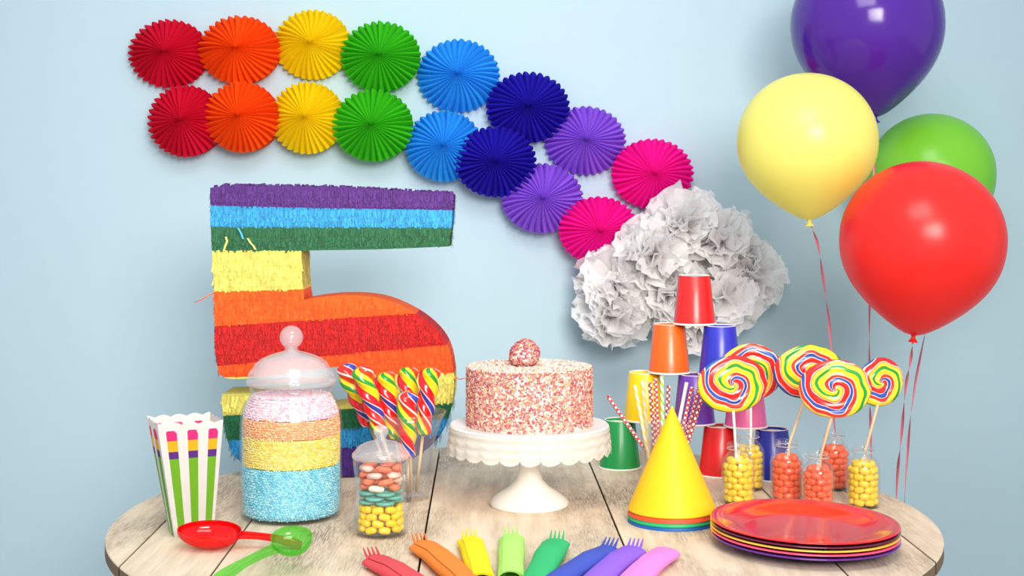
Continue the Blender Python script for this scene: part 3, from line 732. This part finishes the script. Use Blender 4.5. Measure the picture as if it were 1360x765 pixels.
# sprinkle covered ball on top
bc = cc+Vector(((697-703)*2.15/F, -0.002, zp+CH+0.0026))
b = bmesh.new(); bmesh.ops.create_icosphere(b, subdivisions=4, radius=1)
for v in b.verts:
    z = v.co.z; s = 1.02-0.16*z; v.co = Vector((v.co.x*0.0215*s+0.0016*z, v.co.y*0.0215*s, (z+1)*0.0205)); v.co += v.co.normalized()*0.0012*noise.noise(v.co*90)
    v.co.z = max(v.co.z, 0.0022)-0.0022
ball = thing('cake_ball', 'small sprinkle covered cake ball sitting on top of the cake', 'cake ball', bc)
pts = [(v.co.copy(), v.normal.copy()) for v in b.verts]; mats = []; ids = []
obj('sponge', b, m_sponge, ball)
for i in range(1100):
    p, n = rnd.choice(pts)
    if p.z < 0.001: continue
    spr(p+Vector((rnd.uniform(-1, 1), rnd.uniform(-1, 1), rnd.uniform(-.6, 1)))*0.0008, n, 0.95); ids.append(rnd.choices(range(6), [34, 22, 10, 5, 24, 4])[0])
me = scatter_mesh('sprinkle_coating', rv, rf, mats, ids); o = link('sprinkle_coating', me, spm, ball); o['kind'] = 'stuff'

# ------------------------------------------------------------------ paper cups in a pyramid
m_cupin = mat('white_paper', (248, 246, 240), 0.6, 0.3, vary=0.01)
CUPH, CRIM, CBASE = 0.0850, 0.0365, 0.0272
cup_rgb = {'red': (228, 34, 36), 'orange': (250, 104, 26), 'blue': (46, 52, 190), 'yellow': (250, 206, 16), 'purple': (112, 60, 180), 'pink': (246, 110, 176), 'green': (24, 152, 78), 'deep red': (220, 30, 34), 'navy': (36, 44, 158)}
cup_m = {k: mat('cup_'+k.replace(' ', '_'), v, 0.32, 0.5, coat=0.15, vary=0.015) for k, v in cup_rgb.items()}
def cup(c, loc, lab):
    root = thing('paper_cup', lab, 'cup', loc, group='paper cups stacked upside down')
    z1 = CUPH
    obj('wall', lathe([(CRIM-0.0008, 0.0030), (CBASE, z1-0.001), (CBASE-0.0006, z1), (CBASE-0.0016, z1-0.001), (CRIM-0.0022, 0.003), (CRIM-0.0008, 0.0030)], 56), cup_m[c], root, sharp=50)
    obj('base', lathe([(0, z1-0.0055), (CBASE-0.0018, z1-0.0055), (CBASE-0.0018, z1-0.0062), (0, z1-0.0062)], 48), m_cupin, root, sharp=50)
    rim = [(CRIM-0.0003+0.0017*math.cos(a), 0.0017+0.0017*math.sin(a)) for a in np.linspace(0, 2*PI, 11)[:-1]]
    obj('rolled_rim', lathe(rim, 56, closed=True), m_cupin, root)
    bt = [(CBASE-0.0011+0.0008*math.cos(a), z1-0.0004+0.0008*math.sin(a)) for a in np.linspace(0, 2*PI, 9)[:-1]]
    obj('base_edge', lathe(bt, 56, closed=True), m_cupin, root)
    return root
A = Vector((0.190, 2.455, TZ)); B = Vector((0.4395, 2.355, TZ)); st = (B-A)/3
CS = CUPH+0.0006
def cp(i, lev): return A+st*(i+0.5*lev)+Vector((0, 0, CS*lev))
cup('green', cp(0, 0), 'green upside down paper cup at the left foot of the cup pyramid')
cup('orange', cp(1, 0), 'bottom row paper cup hidden behind the yellow party hat')
cup('deep red', cp(2, 0), 'red upside down paper cup in the bottom row of the pyramid')
cup('navy', cp(3, 0), 'navy upside down paper cup at the right foot of the pyramid')
cup('yellow', cp(0, 1), 'yellow upside down paper cup above the green cup')
cup('purple', cp(1, 1), 'purple upside down paper cup in the middle of the pyramid')
cup('pink', cp(2, 1), 'pink upside down paper cup behind the left lollipops')
cup('orange', cp(0, 2), 'orange upside down paper cup below the topmost red cup')
cup('blue', cp(1, 2), 'blue upside down paper cup below the topmost red cup')
cup('red', cp(0, 3), 'red upside down paper cup at the very top of the pyramid')

# ------------------------------------------------------------------ straws in a tumbler
gc = T(880, 2.245); tum = thing('glass_tumbler', 'clear glass tumbler of paper straws behind the yellow party hat', 'tumbler', gc)
obj('wall', lathe([(0, 0), (0.029, 0), (0.031, 0.002), (0.0375, 0.118), (0.0372, 0.1195), (0.0362, 0.1195), (0.0298, 0.008), (0, 0.007)], 56), m_glass_thin, tum)
def straw_mat(name, c1, c2, tw, scale):
    m, n, l, p = newmat(name); tc = n.new('ShaderNodeTexCoord'); sx = n.new('ShaderNodeSeparateXYZ'); l.new(tc.outputs['Object'], sx.inputs[0])
    at = n.new('ShaderNodeMath'); at.operation = 'ARCTAN2'; l.new(sx.outputs[1], at.inputs[0]); l.new(sx.outputs[0], at.inputs[1])
    a = n.new('ShaderNodeMath'); a.operation = 'MULTIPLY_ADD'; a.inputs[1].default_value = 1/(2*PI)*2; l.new(at.outputs[0], a.inputs[0])
    b = n.new('ShaderNodeMath'); b.operation = 'MULTIPLY'; b.inputs[1].default_value = scale; l.new(sx.outputs[2], b.inputs[0]); l.new(b.outputs[0], a.inputs[2])
    f = n.new('ShaderNodeMath'); f.operation = 'FRACT'; l.new(a.outputs[0], f.inputs[0])
    if tw:       # broken into dots
        g = n.new('ShaderNodeMath'); g.operation = 'MULTIPLY_ADD'; g.inputs[1].default_value = -1/PI*1; g.inputs[2].default_value = 0; l.new(at.outputs[0], g.inputs[0])
        g2 = n.new('ShaderNodeMath'); g2.operation = 'ADD'; l.new(g.outputs[0], g2.inputs[0]); l.new(b.outputs[0], g2.inputs[1])
        f2 = n.new('ShaderNodeMath'); f2.operation = 'FRACT'; l.new(g2.outputs[0], f2.inputs[0])
        mm = n.new('ShaderNodeMath'); mm.operation = 'MINIMUM'; l.new(f.outputs[0], mm.inputs[0]); l.new(f2.outputs[0], mm.inputs[1]); f = mm
    r = n.new('ShaderNodeValToRGB'); r.color_ramp.interpolation = 'CONSTANT'; e = r.color_ramp.elements
    e[0].color = (*lin(c1), 1); e[1].position = 0.5 if not tw else 0.36; e[1].color = (*lin(c2), 1); l.new(f.outputs[0], r.inputs[0]); l.new(r.outputs[0], p.inputs['Base Color'])
    p.inputs['Roughness'].default_value = 0.5; return m
sm = {'red': straw_mat('straw_red_dots', (206, 40, 56), (252, 240, 236), True, 120), 'yellow': straw_mat('straw_yellow_stripe', (252, 226, 120), (250, 246, 226), False, 60),
      'white': mat('straw_white', (252, 250, 244), 0.5, 0.3), 'dark': straw_mat('straw_dark_red_dots', (170, 36, 50), (250, 232, 226), True, 100), 'green': straw_mat('straw_green_tip', (160, 214, 80), (250, 250, 236), False, 70)}
straws = [(807, 526, 2.235, 'red', .012, .004, 'red spotted paper straw leaning far left out of the tumbler'),
          (843, 512, 2.225, 'yellow', -.014, -.010, 'pale yellow paper straw in front of the yellow cup'), (853, 506, 2.250, 'yellow', -.016, .010, 'pale yellow striped paper straw leaning against the yellow cup'),
          (863, 508, 2.215, 'dark', -.010, -.016, 'white paper straw with dark red spots left of the hat tip'), (870, 503, 2.24, 'red', -.004, .000, 'red spotted paper straw just left of the hat tip'),
          (879, 500, 2.225, 'green', .000, -.012, 'paper straw with green and yellow stripes behind the hat tip'), (888, 512, 2.27, 'dark', .004, .016, 'dark spotted paper straw just right of the hat tip'),
          (912, 508, 2.25, 'white', .008, .008, 'white paper straw right of the hat tip'), (919, 514, 2.23, 'red', .012, -.004, 'red spotted paper straw leaning right beside the white straw'),
          (928, 516, 2.26, 'red', .018, .010, 'red spotted paper straw leaning right against the purple cup'), (934, 522, 2.22, 'dark', .018, -.010, 'rightmost dark spotted paper straw leaning out of the tumbler')]
for px, py, d, c, bx, by, lab in straws:
    tip = P(px, py, d); base = gc+Vector((bx, by, 0.0105)); D = tip-base
    b = lathe([(0.0024, 0), (0.0031, 0), (0.0031, D.length), (0.0024, D.length)], 14, closed=True)
    o = obj('paper_straw', b, sm[c], smooth=True, sharp=50); o.location = base; o.rotation_mode = 'QUATERNION'; o.rotation_quaternion = D.to_track_quat('Z', 'Y')
    tag(o, lab, 'straw', 'paper straws in the tumbler')

# ------------------------------------------------------------------ nested party hats
hc = T(892.5, 2.035)
hats = [('blue', (30, 96, 170), 'blue party hat brim, lowest of the nested hats'), ('green', (40, 178, 110), 'green party hat nested second from the bottom'),
        ('orange red', (238, 84, 44), 'orange red party hat nested under the yellow hat'), ('yellow', (250, 198, 24), 'yellow cone party hat on top of the nested hats')]
HR, HH = 0.0645, 0.150
for i, (nm, rgb, lab) in enumerate(hats):
    z = 0.0054*i+ (0.002 if i == 3 else 0)
    o = obj('party_hat', lathe([(HR, 0), (HR+0.0004, 0.0012), (0.0012, HH), (0, HH+0.0004), (0, HH-0.0012), (HR-0.0008, 0.0)], 72), mat('hat_'+nm.replace(' ', '_'), rgb, 0.5, 0.35, vary=0.015), sharp=40)
    o.location = hc+Vector((0, 0, z)); tag(o, lab, 'party hat', 'nested cone party hats')

# ------------------------------------------------------------------ candy bottles with lollipops
m_bean_y = mat('yellow_jelly', (255, 208, 30), 0.25, 0.5, coat=0.2, vary=0.05, sub=0.4); m_bean_r = mat('orange_jelly', (255, 96, 40), 0.25, 0.5, coat=0.2, vary=0.06, sub=0.4)
me_by = sweet_mesh(capsule(0.0160, 0.0056), m_bean_y); me_br = sweet_mesh(capsule(0.0160, 0.0056), m_bean_r)
bo = [(0.021, 0), (0.0248, 0.002), (0.026, 0.006), (0.026, 0.060), (0.0245, 0.067), (0.0195, 0.0745), (0.0150, 0.0795), (0.0138, 0.083), (0.0142, 0.086), (0.0166, 0.0875), (0.0172, 0.0905), (0.0166, 0.0935), (0.0150, 0.0945)]
bi_ = [(0.0136, 0.0935), (0.0126, 0.088), (0.0124, 0.083), (0.0136, 0.0785), (0.0180, 0.0735), (0.0230, 0.066), (0.0243, 0.060), (0.0243, 0.007), (0.022, 0.0045), (0, 0.004)]
bottles = [('y', 980.5, 2.160, 1.0, 'glass bottle of yellow jelly beans nearest the party hat', 'yellow jelly bean in the bottle nearest the party hat'),
           ('y', 994, 2.268, 1.0, 'glass bottle of yellow jelly beans mostly hidden behind another yellow bottle', 'yellow jelly bean in the half hidden bottle behind the front yellow bottle'),
           ('r', 1045, 2.185, 1.0, 'glass bottle of orange jelly beans in front of the navy cup', 'orange jelly bean in the bottle in front of the navy cup'),
           ('r', 1086.5, 2.110, 0.95, 'glass bottle of orange jelly beans standing nearest the red plates', 'orange jelly bean in the bottle nearest the red plates'),
           ('r', 1108, 2.270, 1.0, 'glass bottle of orange jelly beans standing furthest back', 'orange jelly bean in the bottle standing furthest back'),
           ('y', 1146.5, 2.135, 1.0, 'rightmost glass bottle of yellow jelly beans', 'yellow jelly bean in the rightmost bottle')]
proto = None
for q, (c, px, d, s, lab, blab) in enumerate(bottles):
    loc = T(px, d)
    if proto is None:
        root = thing('candy_bottle', lab, 'bottle', loc, group='small glass bottles of jelly beans'); proto = root
        obj('body', lathe([(0, 0)]+bo+bi_, 48), m_glass, root)
        wl = tube([(0.0172*math.cos(a), 0.0172*math.sin(a), 0.0852) for a in np.linspace(0, 2*PI, 33)], 0.0007, 6)
        tube([(0.0172+0.0035+0.0035*math.cos(a), 0, 0.0852+0.0035*math.sin(a)) for a in np.linspace(PI, 3*PI, 17)], 0.0006, 6, wl)
        obj('wire_loop', wl, mat('wire', (190, 190, 192), 0.3, 0.5), root)
    else: root = dup(proto, lab)
    root.location = loc; root.scale = (s, s, s); root.rotation_euler = (0, 0, q*0.9+0.2)
    me_ = me_by if c == 'y' else me_br; rj = random.Random(q); g = ('yellow' if c == 'y' else 'orange')+' jelly beans, bottle at '+('hat', 'back yellow', 'navy cup', 'plates', 'back orange', 'right end')[q]
    def bean(r, a, z, tilt):
        o = put('jelly_bean', me_, loc+Vector((r*math.cos(a), r*math.sin(a), z))*s, (0, tilt, a+PI/2), blab, 'jelly bean', g); o.scale = (s, s, s)
    for L in range(6):
        for i in range(7):
            bean(0.0176+rj.uniform(-.0004, .0004), 2*PI*(i+0.5*(L % 2))/7+q+rj.uniform(-.03, .03), 0.0095+L*0.0096, rj.uniform(-.28, .28))
    for i in range(5): bean(0.0125, 2*PI*i/5+q, 0.0095+6*0.0096-0.0008, rj.uniform(-.2, .2))
def swirl_bm(Rx, Rz, th=0.0115):
    b = bmesh.new(); nt, nr = 120, 22; front, back = [], []
    for side, store in ((-1, front), (1, back)):
        for j in range(nr+1):
            f = j/nr; ring = []
            for i in range(nt):
                a = 2*PI*i/nt
                prof = (1-f**6)**0.5 if f < 1 else 0
                rope = 0.0010*math.sin(2*PI*(f*4.2+i/nt))*(1-f**8)
                y = side*(th/2*prof*(0.86+0.14*(1-f*f)) + (rope if f > 0.02 else 0))
                wob = 1+0.012*math.sin(2*a+1)+0.008*math.sin(5*a)
                ring.append(b.verts.new((Rx*f*wob*math.cos(a), y, Rz*f*wob*math.sin(a))))
            store.append(ring)
        for A_, B_ in zip(store, store[1:]):
            for i in range(nt): b.faces.new((A_[i], A_[(i+1) % nt], B_[(i+1) % nt], B_[i]))
    bmesh.ops.remove_doubles(b, verts=b.verts[:], dist=1e-5); return b
lol = [(0, 973, 510, 47.5, 38.5, 2.155, (978, .0), .14, m_wstick, 'swirl lollipop over the party hat side, in front of its twin'),
       (1, 997, 494, 42, 38, 2.268, (990, .0), -.10, m_wstick, 'swirl lollipop half hidden behind the leftmost swirl lollipop'),
       (2, 1074, 494, 47, 36.5, 2.215, (1048, .0), .05, m_stick, 'swirl lollipop with green left edge behind the front swirl lollipop'),
       (3, 1109, 516.5, 47.5, 39.5, 2.085, (1088, .0), -.08, m_stick, 'front swirl lollipop with blue left edge, largest of the right cluster'),
       (5, 1169, 507.5, 34, 33, 2.150, (1147, .0), .28, m_stick, 'rightmost and smallest swirl lollipop')]
for q, (bi2, px, py, rx, rz, d, _, yaw_, ms_, lab) in enumerate(lol):
    _, bpx, bd, s, *_r = bottles[bi2]
    base = T(bpx, bd, 0.006); ctr = P(px, py, d); D = ctr-base
    root = thing('swirl_lollipop', lab, 'lollipop', base, group='rainbow swirl lollipops in bottles')
    k = d/F
    c = obj('candy', swirl_bm(rx*k, rz*k), m_swirl, root); c.location = D; c.rotation_euler = (0.04, 0, yaw_); c.pass_index = q+1
    neck = Vector((bpx*0+ (T(bpx, bd)-base).x, 0, 0.088*s-0.006)) + Vector((0.004 if D.x > 0 else -0.004, 0, 0))
    low = D - Vector((0, 0, rz*k*0.55))
    obj('stick', tube([(0, 0, 0), neck*0.5, neck, neck+(low-neck)*0.5, low], 0.0022, 8), ms_, root)

# ------------------------------------------------------------------ stack of plates
pc = T(1067.5, 1.885); prx = 121.5*1.895/F
pl = [('purple', (96, 36, 140), 'purple plate at the bottom of the plate stack'), ('pink', (236, 84, 128), 'pink plate second from the bottom of the plate stack'), ('yellow orange', (255, 190, 70), 'yellow orange plate in the middle of the plate stack'),
      ('maroon', (96, 24, 60), 'dark maroon plate just under the red plate'), ('red', (226, 26, 40), 'glossy red plate on top of the plate stack')]
def plate_bm(ax, ay):
    prof = [(0, 0), (0.60, 0), (0.66, 0.0012), (0.78, 0.0075), (0.93, 0.0130), (0.985, 0.0142), (1.0, 0.0152), (0.995, 0.0166), (0.97, 0.0168), (0.93, 0.0158), (0.78, 0.0104), (0.675, 0.0045), (0.60, 0.0032), (0, 0.0030)]
    b = lathe(prof, 96)
    for v in b.verts: v.co.x *= ax; v.co.y *= ay
    return b
for i, (nm, rgb, lab) in enumerate(pl):
    o = obj('plate', plate_bm(prx*0.985, prx*1.10), mat('plate_'+nm.replace(' ', '_'), rgb, 0.12, 0.5, coat=0.4, vary=0.01), sharp=70)
    o.location = pc+Vector((0, 0, 0.0002+0.0050*i)); o.rotation_euler = (0, 0, math.radians(18)); tag(o, lab, 'plate', 'stacked party plates')

# ------------------------------------------------------------------ striped treat box
m_pw = mat('box_white', (250, 246, 244), 0.55, 0.3, vary=0.01); m_pg = mat('box_green', (140, 204, 56), 0.55, 0.3, vary=0.02); m_pp = mat('box_pink', (244, 64, 150), 0.55, 0.3, vary=0.02)
m_py = mat('box_yellow', (255, 206, 44), 0.55, 0.3, vary=0.02); m_pu = mat('box_purple', (118, 62, 160), 0.55, 0.3, vary=0.02)
bx = thing('treat_box', 'open green and white striped paper treat box with pink and yellow tips', 'treat box', (-0.4528, 1.9655, TZ), (0, 0, math.radians(25)))
BW, BD, TW, TD, BH = 0.054, 0.042, 0.090, 0.080, 0.160; LX, LY = -0.010, -0.004
def bxp(u, v, f):       # u,v in -1..1 across width and depth, f height
    return Vector((u*(BW+(TW-BW)*f)/2+LX*f, v*(BD+(TD-BD)*f)/2+LY*f, BH*f))
def box_side(name, p0, p1, stripes, lab=None):
    b = bmesh.new(); N = 72; fs = [0, .2, .4, .6, .70, .765, .825, .845, .86, .872, .884, .896, .908, .92, .93, .94, .95, .96, .975, 1.0]; g = []
    for f in fs:
        row = []
        for i in range(N+1):
            t = i/N; u, v = p0[0]+(p1[0]-p0[0])*t, p0[1]+(p1[1]-p0[1])*t; p = bxp(u, v, f)
            if f == 1.0: p.z += 0.0035*abs(math.sin(PI*(t*4+.5)))
            row.append(b.verts.new(p))
        g.append(row)
    for j in range(len(fs)-1):
        fm = (fs[j]+fs[j+1])/2
        for i in range(N):
            t = (i+0.5)/N; mi = 0
            for s0, s1 in stripes:
                if s0 < t < s1:
                    tt = (t-s0)/(s1-s0)*2-1; top = 0.955-0.035*(1-math.sqrt(max(0, 1-tt*tt)))
                    mi = 1 if fm < 0.70 else 4 if fm < 0.762 else 3 if fm < 0.855 else 2 if fm < top else 0
            fc = b.faces.new((g[j][i], g[j][i+1], g[j+1][i+1], g[j+1][i])); fc.material_index = mi
    bmesh.ops.solidify(b, geom=b.faces[:], thickness=0.0008)
    obj(name, b, [m_pw, m_pg, m_pp, m_py, m_pu], bx, smooth=False)
box_side('side_panel', (-1, -1), (1, -1), [(.105, .275), (.44, .605), (.775, .93)])
box_side('side_panel', (-1, 1), (-1, -1), [(.10, .26), (.48, .80)])
box_side('side_panel', (1, -1), (1, 1), [(.15, .40), (.60, .85)])
box_side('side_panel', (1, 1), (-1, 1), [(.105, .275), (.44, .605), (.775, .93)])
b = bmesh.new(); box(b, -BW/2+.001, BW/2-.001, -BD/2+.001, BD/2-.001, 0, 0.0008); obj('bottom_panel', b, m_pw, bx, smooth=False)

# ------------------------------------------------------------------ plastic scoops
def plastic(name, rgb, dens, pale=0.02):
    m, n, l, p = newmat(name); c = lin(rgb); n.remove(p)
    lw = n.new('ShaderNodeLayerWeight'); lw.inputs[0].default_value = 0.5
    tr = n.new('ShaderNodeBsdfTransparent'); tr.inputs[0].default_value = (*[v*(1-pale)+pale for v in c], 1)
    df = n.new('ShaderNodeBsdfDiffuse'); df.inputs[0].default_value = (*c, 1); gl = n.new('ShaderNodeBsdfGlossy'); gl.inputs['Roughness'].default_value = 0.06
    m1 = n.new('ShaderNodeMixShader'); m1.inputs[0].default_value = dens; l.new(tr.outputs[0], m1.inputs[1]); l.new(df.outputs[0], m1.inputs[2])
    pw = n.new('ShaderNodeMath'); pw.operation = 'POWER'; pw.inputs[1].default_value = 3; l.new(lw.outputs['Facing'], pw.inputs[0])
    mm = n.new('ShaderNodeMath'); mm.operation = 'MULTIPLY_ADD'; mm.inputs[1].default_value = 0.30; mm.inputs[2].default_value = 0.04; l.new(pw.outputs[0], mm.inputs[0])
    m2 = n.new('ShaderNodeMixShader'); l.new(mm.outputs[0], m2.inputs[0]); l.new(m1.outputs[0], m2.inputs[1]); l.new(gl.outputs[0], m2.inputs[2]); l.new(m2.outputs[0], n['Material Output'].inputs[0])
    return m
def scoop(L, W, Dp, HL, m, lab, loc, rotz, incl, lean=0.0):
    """bowl centred on the origin with its tip towards -x, handle towards +x"""
    root = thing('scoop', lab, 'scoop', loc); root.rotation_mode = 'QUATERNION'
    root.rotation_quaternion = Euler((lean, 0, 0)).to_quaternion() @ Euler((0, 0, rotz)).to_quaternion() @ Euler((incl[0], incl[1], 0)).to_quaternion()
    b = bmesh.new(); nt, nr = 56, 12; th = 0.0016; outer, inner = [], []
    for k, store in ((0, outer), (1, inner)):
        for j in range(nr+1):
            f = j/nr*PI/2; ring = []
            for i in range(nt):
                a = 2*PI*i/nt; egg = 1+0.10*math.cos(a); tipn = 1-0.20*max(0, -math.cos(a))**6*abs(math.sin(a))
                rx, ry, rz = (L/2-k*th), (W/2-k*th), (Dp-k*th)
                pz = -rz*math.cos(f)**0.75 if j < nr else 0
                ring.append(b.verts.new((rx*math.sin(f)*math.cos(a), ry*math.sin(f)*math.sin(a)*egg*tipn, pz)) if j else None)
            if j == 0: ring = [b.verts.new((0, 0, -(Dp-k*th)))]
            store.append(ring)
        for A_, B_ in zip(store, store[1:]):
            for i in range(nt):
                jn = (i+1) % nt
                if len(A_) == 1: b.faces.new((A_[0], B_[i], B_[jn]))
                else: b.faces.new((A_[i], A_[jn], B_[jn], B_[i]))
    for i in range(nt): b.faces.new((outer[-1][i], outer[-1][(i+1) % nt], inner[-1][(i+1) % nt], inner[-1][i]))
    obj('bowl', b, m, root, sharp=50)
    b = bmesh.new(); n = 14; prev = None
    for i in range(n+1):
        f = i/n; x = L/2-0.003+HL*f; w = (0.0085-0.0030*math.sin(PI*min(1, f*1.2))+0.0018*f); z = -0.0045-0.010*f+ (0.004*math.sin(PI*f)); t = 0.0022
        w *= (1 if f < 0.93 else 0.75)
        q = [b.verts.new((x, sy*w, z+sz*t)) for sy, sz in ((-1, -1), (1, -1), (1, 1), (0.6, 1), (0.5, 0.2), (-0.5, 0.2), (-0.6, 1), (-1, 1))]
        if prev:
            for k in range(8): b.faces.new((prev[k], prev[(k+1) % 8], q[(k+1) % 8], q[k]))
        else: b.faces.new(q)
        prev = q
    b.faces.new(prev); obj('handle', b, m, root, sharp=40)
    bpy.context.view_layer.update()
    mn = min((root.matrix_basis @ (c.matrix_basis @ v.co)).z for c in root.children for v in c.data.vertices)
    root.location.z += TZ-mn+0.0002
    return root
m_rs = plastic('red_plastic', (244, 16, 22), 0.5, 0.03); m_gs = plastic('green_plastic', (130, 232, 78), 0.14, 0.36)
scoop(0.086, 0.062, 0.021, 0.084, m_rs, 'red see-through plastic scoop lying in front of the striped box', T(278, 1.872, 0.02), math.radians(-1), (0.0, 0.055), 0.22)
scoop(0.052, 0.054, 0.017, 0.085, m_gs, 'green see-through plastic scoop lying in front of the large jar', T(388, 1.745, 0.02), math.radians(218), (0.0, 0.0), 0.42)

# ------------------------------------------------------------------ rolled napkins with forks
def napkin_bm(L, W, H, seed):
    rnd = random.Random(seed); b = bmesh.new(); turns = 1.75; N = 84; nl = 14; th = 0.0011; rows = []
    for side in (0, 1):
        for j in range(nl+1):
            y = -L*j/nl; row = []
            for i in range(N+1):
                f = i/N; a = 2*PI*turns*f+PI*1.2; sc_ = 0.80+0.20*f - (th*28*side); fl = 1+0.03*math.sin(j*0.9+seed); Hj = H*(0.72+0.28*min(1, j/4))
                x = W/2*sc_*math.cos(a)*(1-0.10*(j/nl))*fl; z = Hj/2*sc_*math.sin(a)-(H-Hj)*0.5
                z = z if z > 0 else z*0.9
                yy = y+(0.006*f if j == 0 else 0)+0.0012*math.sin(7*f+seed)*(1 if j in (0, nl) else 0)
                row.append(b.verts.new((x, yy, z)))
            rows.append(row)
    k = nl+1
    for s in (0, 1):
        for j in range(nl):
            for i in range(N): b.faces.new((rows[s*k+j][i], rows[s*k+j][i+1], rows[s*k+j+1][i+1], rows[s*k+j+1][i]))
    for i in range(N):
        for j in (0, nl): b.faces.new((rows[j][i], rows[j][i+1], rows[k+j][i+1], rows[k+j][i]))
    for j in range(nl):
        for i in (0, N): b.faces.new((rows[j][i], rows[j+1][i], rows[k+j+1][i], rows[k+j][i]))
    return b
def fork_bm():
    b = bmesh.new(); t = 0.0009
    def slab(pts):
        lo_ = [b.verts.new((x, y, z-t)) for x, y, z in pts]; hi = [b.verts.new((x, y, z+t)) for x, y, z in pts]; n = len(pts)
        b.faces.new(lo_); b.faces.new(hi[::-1])
        for i in range(n): b.faces.new((lo_[i], lo_[(i+1) % n], hi[(i+1) % n], hi[i]))
    for k in range(4):
        x = (k-1.5)*0.0056
        slab([(x-.0018, 0.0, 0), (x+.0018, 0.0, 0), (x+.0015, .018, .0015), (x+.0005, .030, .0042), (x-.0005, .030, .0042), (x-.0015, .018, .0015)])
    slab([(-.0103, .0005, 0), (.0103, .0005, 0), (.0103, -.012, 0), (.0075, -.021, 0), (.004, -.030, 0), (.0035, -.060, 0), (-.0035, -.060, 0), (-.004, -.030, 0), (-.0075, -.021, 0), (-.0103, -.012, 0)])
    return b
naps = [('coral', (226, 84, 92), (500, 741), (590, 800), 0.042, True, 'coral napkin roll with red fork, leftmost in the row', 'red plastic fork in the coral napkin'),
        ('orange', (244, 140, 62), (563, 722), (650, 800), 0.044, True, 'orange napkin roll second from the left', 'orange plastic fork in the orange napkin'),
        ('yellow', (255, 230, 44), (624, 716), (652, 812), 0.038, True, 'yellow napkin roll between the orange and lime rolls', 'yellow plastic fork in the yellow napkin'),
        ('lime', (184, 236, 122), (679, 713), (677, 812), 0.038, True, 'lime green napkin roll in the middle of the row', 'lime plastic fork in the lime napkin'),
        ('green', (60, 190, 120), (737, 719), (694, 806), 0.043, True, 'emerald green napkin roll beside the lime roll', 'green plastic fork in the emerald napkin'),
        ('navy', (74, 92, 190), (806, 728), (700, 796), 0.036, True, 'navy blue napkin roll tucked beside the purple roll', 'navy plastic fork in the blue napkin'),
        ('purple', (150, 104, 226), (838, 729), (750, 806), 0.042, True, 'purple napkin roll between the navy and pink rolls', 'purple plastic fork in the purple napkin'),
        ('pink', (246, 142, 220), (882, 731), (800, 806), 0.042, False, 'pink napkin roll, rightmost in the row', 'pink fork')]
fk = None
for i, (nm, rgb, p0, p1, W, hasf, lab, flab) in enumerate(naps):
    H = 0.023
    a = tab(*p0, z=0.012); e = tab(*p1, z=0.012); D = a-e; D.z = 0; L = 0.21
    rz = math.atan2(-D.x, D.y)
    o = obj('napkin_roll', napkin_bm(L, W, H, i), mat('napkin_'+nm, rgb, 0.85, 0.15, vary=0.03, bump=0.12, bscale=300), smooth=True, sharp=50)
    mn = min(v.co.z for v in o.data.vertices)
    o.location = (a.x, a.y, TZ-mn+0.0003); o.rotation_euler = (0, 0, rz); tag(o, lab, 'napkin', 'rolled napkins along the table front')
    if hasf:
        frgb = tuple(max(0, v-22) for v in rgb)
        f = obj('fork', fork_bm(), mat('fork_'+nm, frgb, 0.25, 0.5, coat=0.2), smooth=False)
        u = D.normalized(); side = Vector((u.y, -u.x, 0))
        f.location = o.location+u*(-0.012)+Vector((0, 0, -0.0006))+side*((-0.004, -0.004, 0, 0, .002, .002, .004)[i])
        f.rotation_euler = (0.30, 0, rz); tag(f, flab, 'fork', 'plastic forks in the napkin rolls')
bpy.context.view_layer.update()
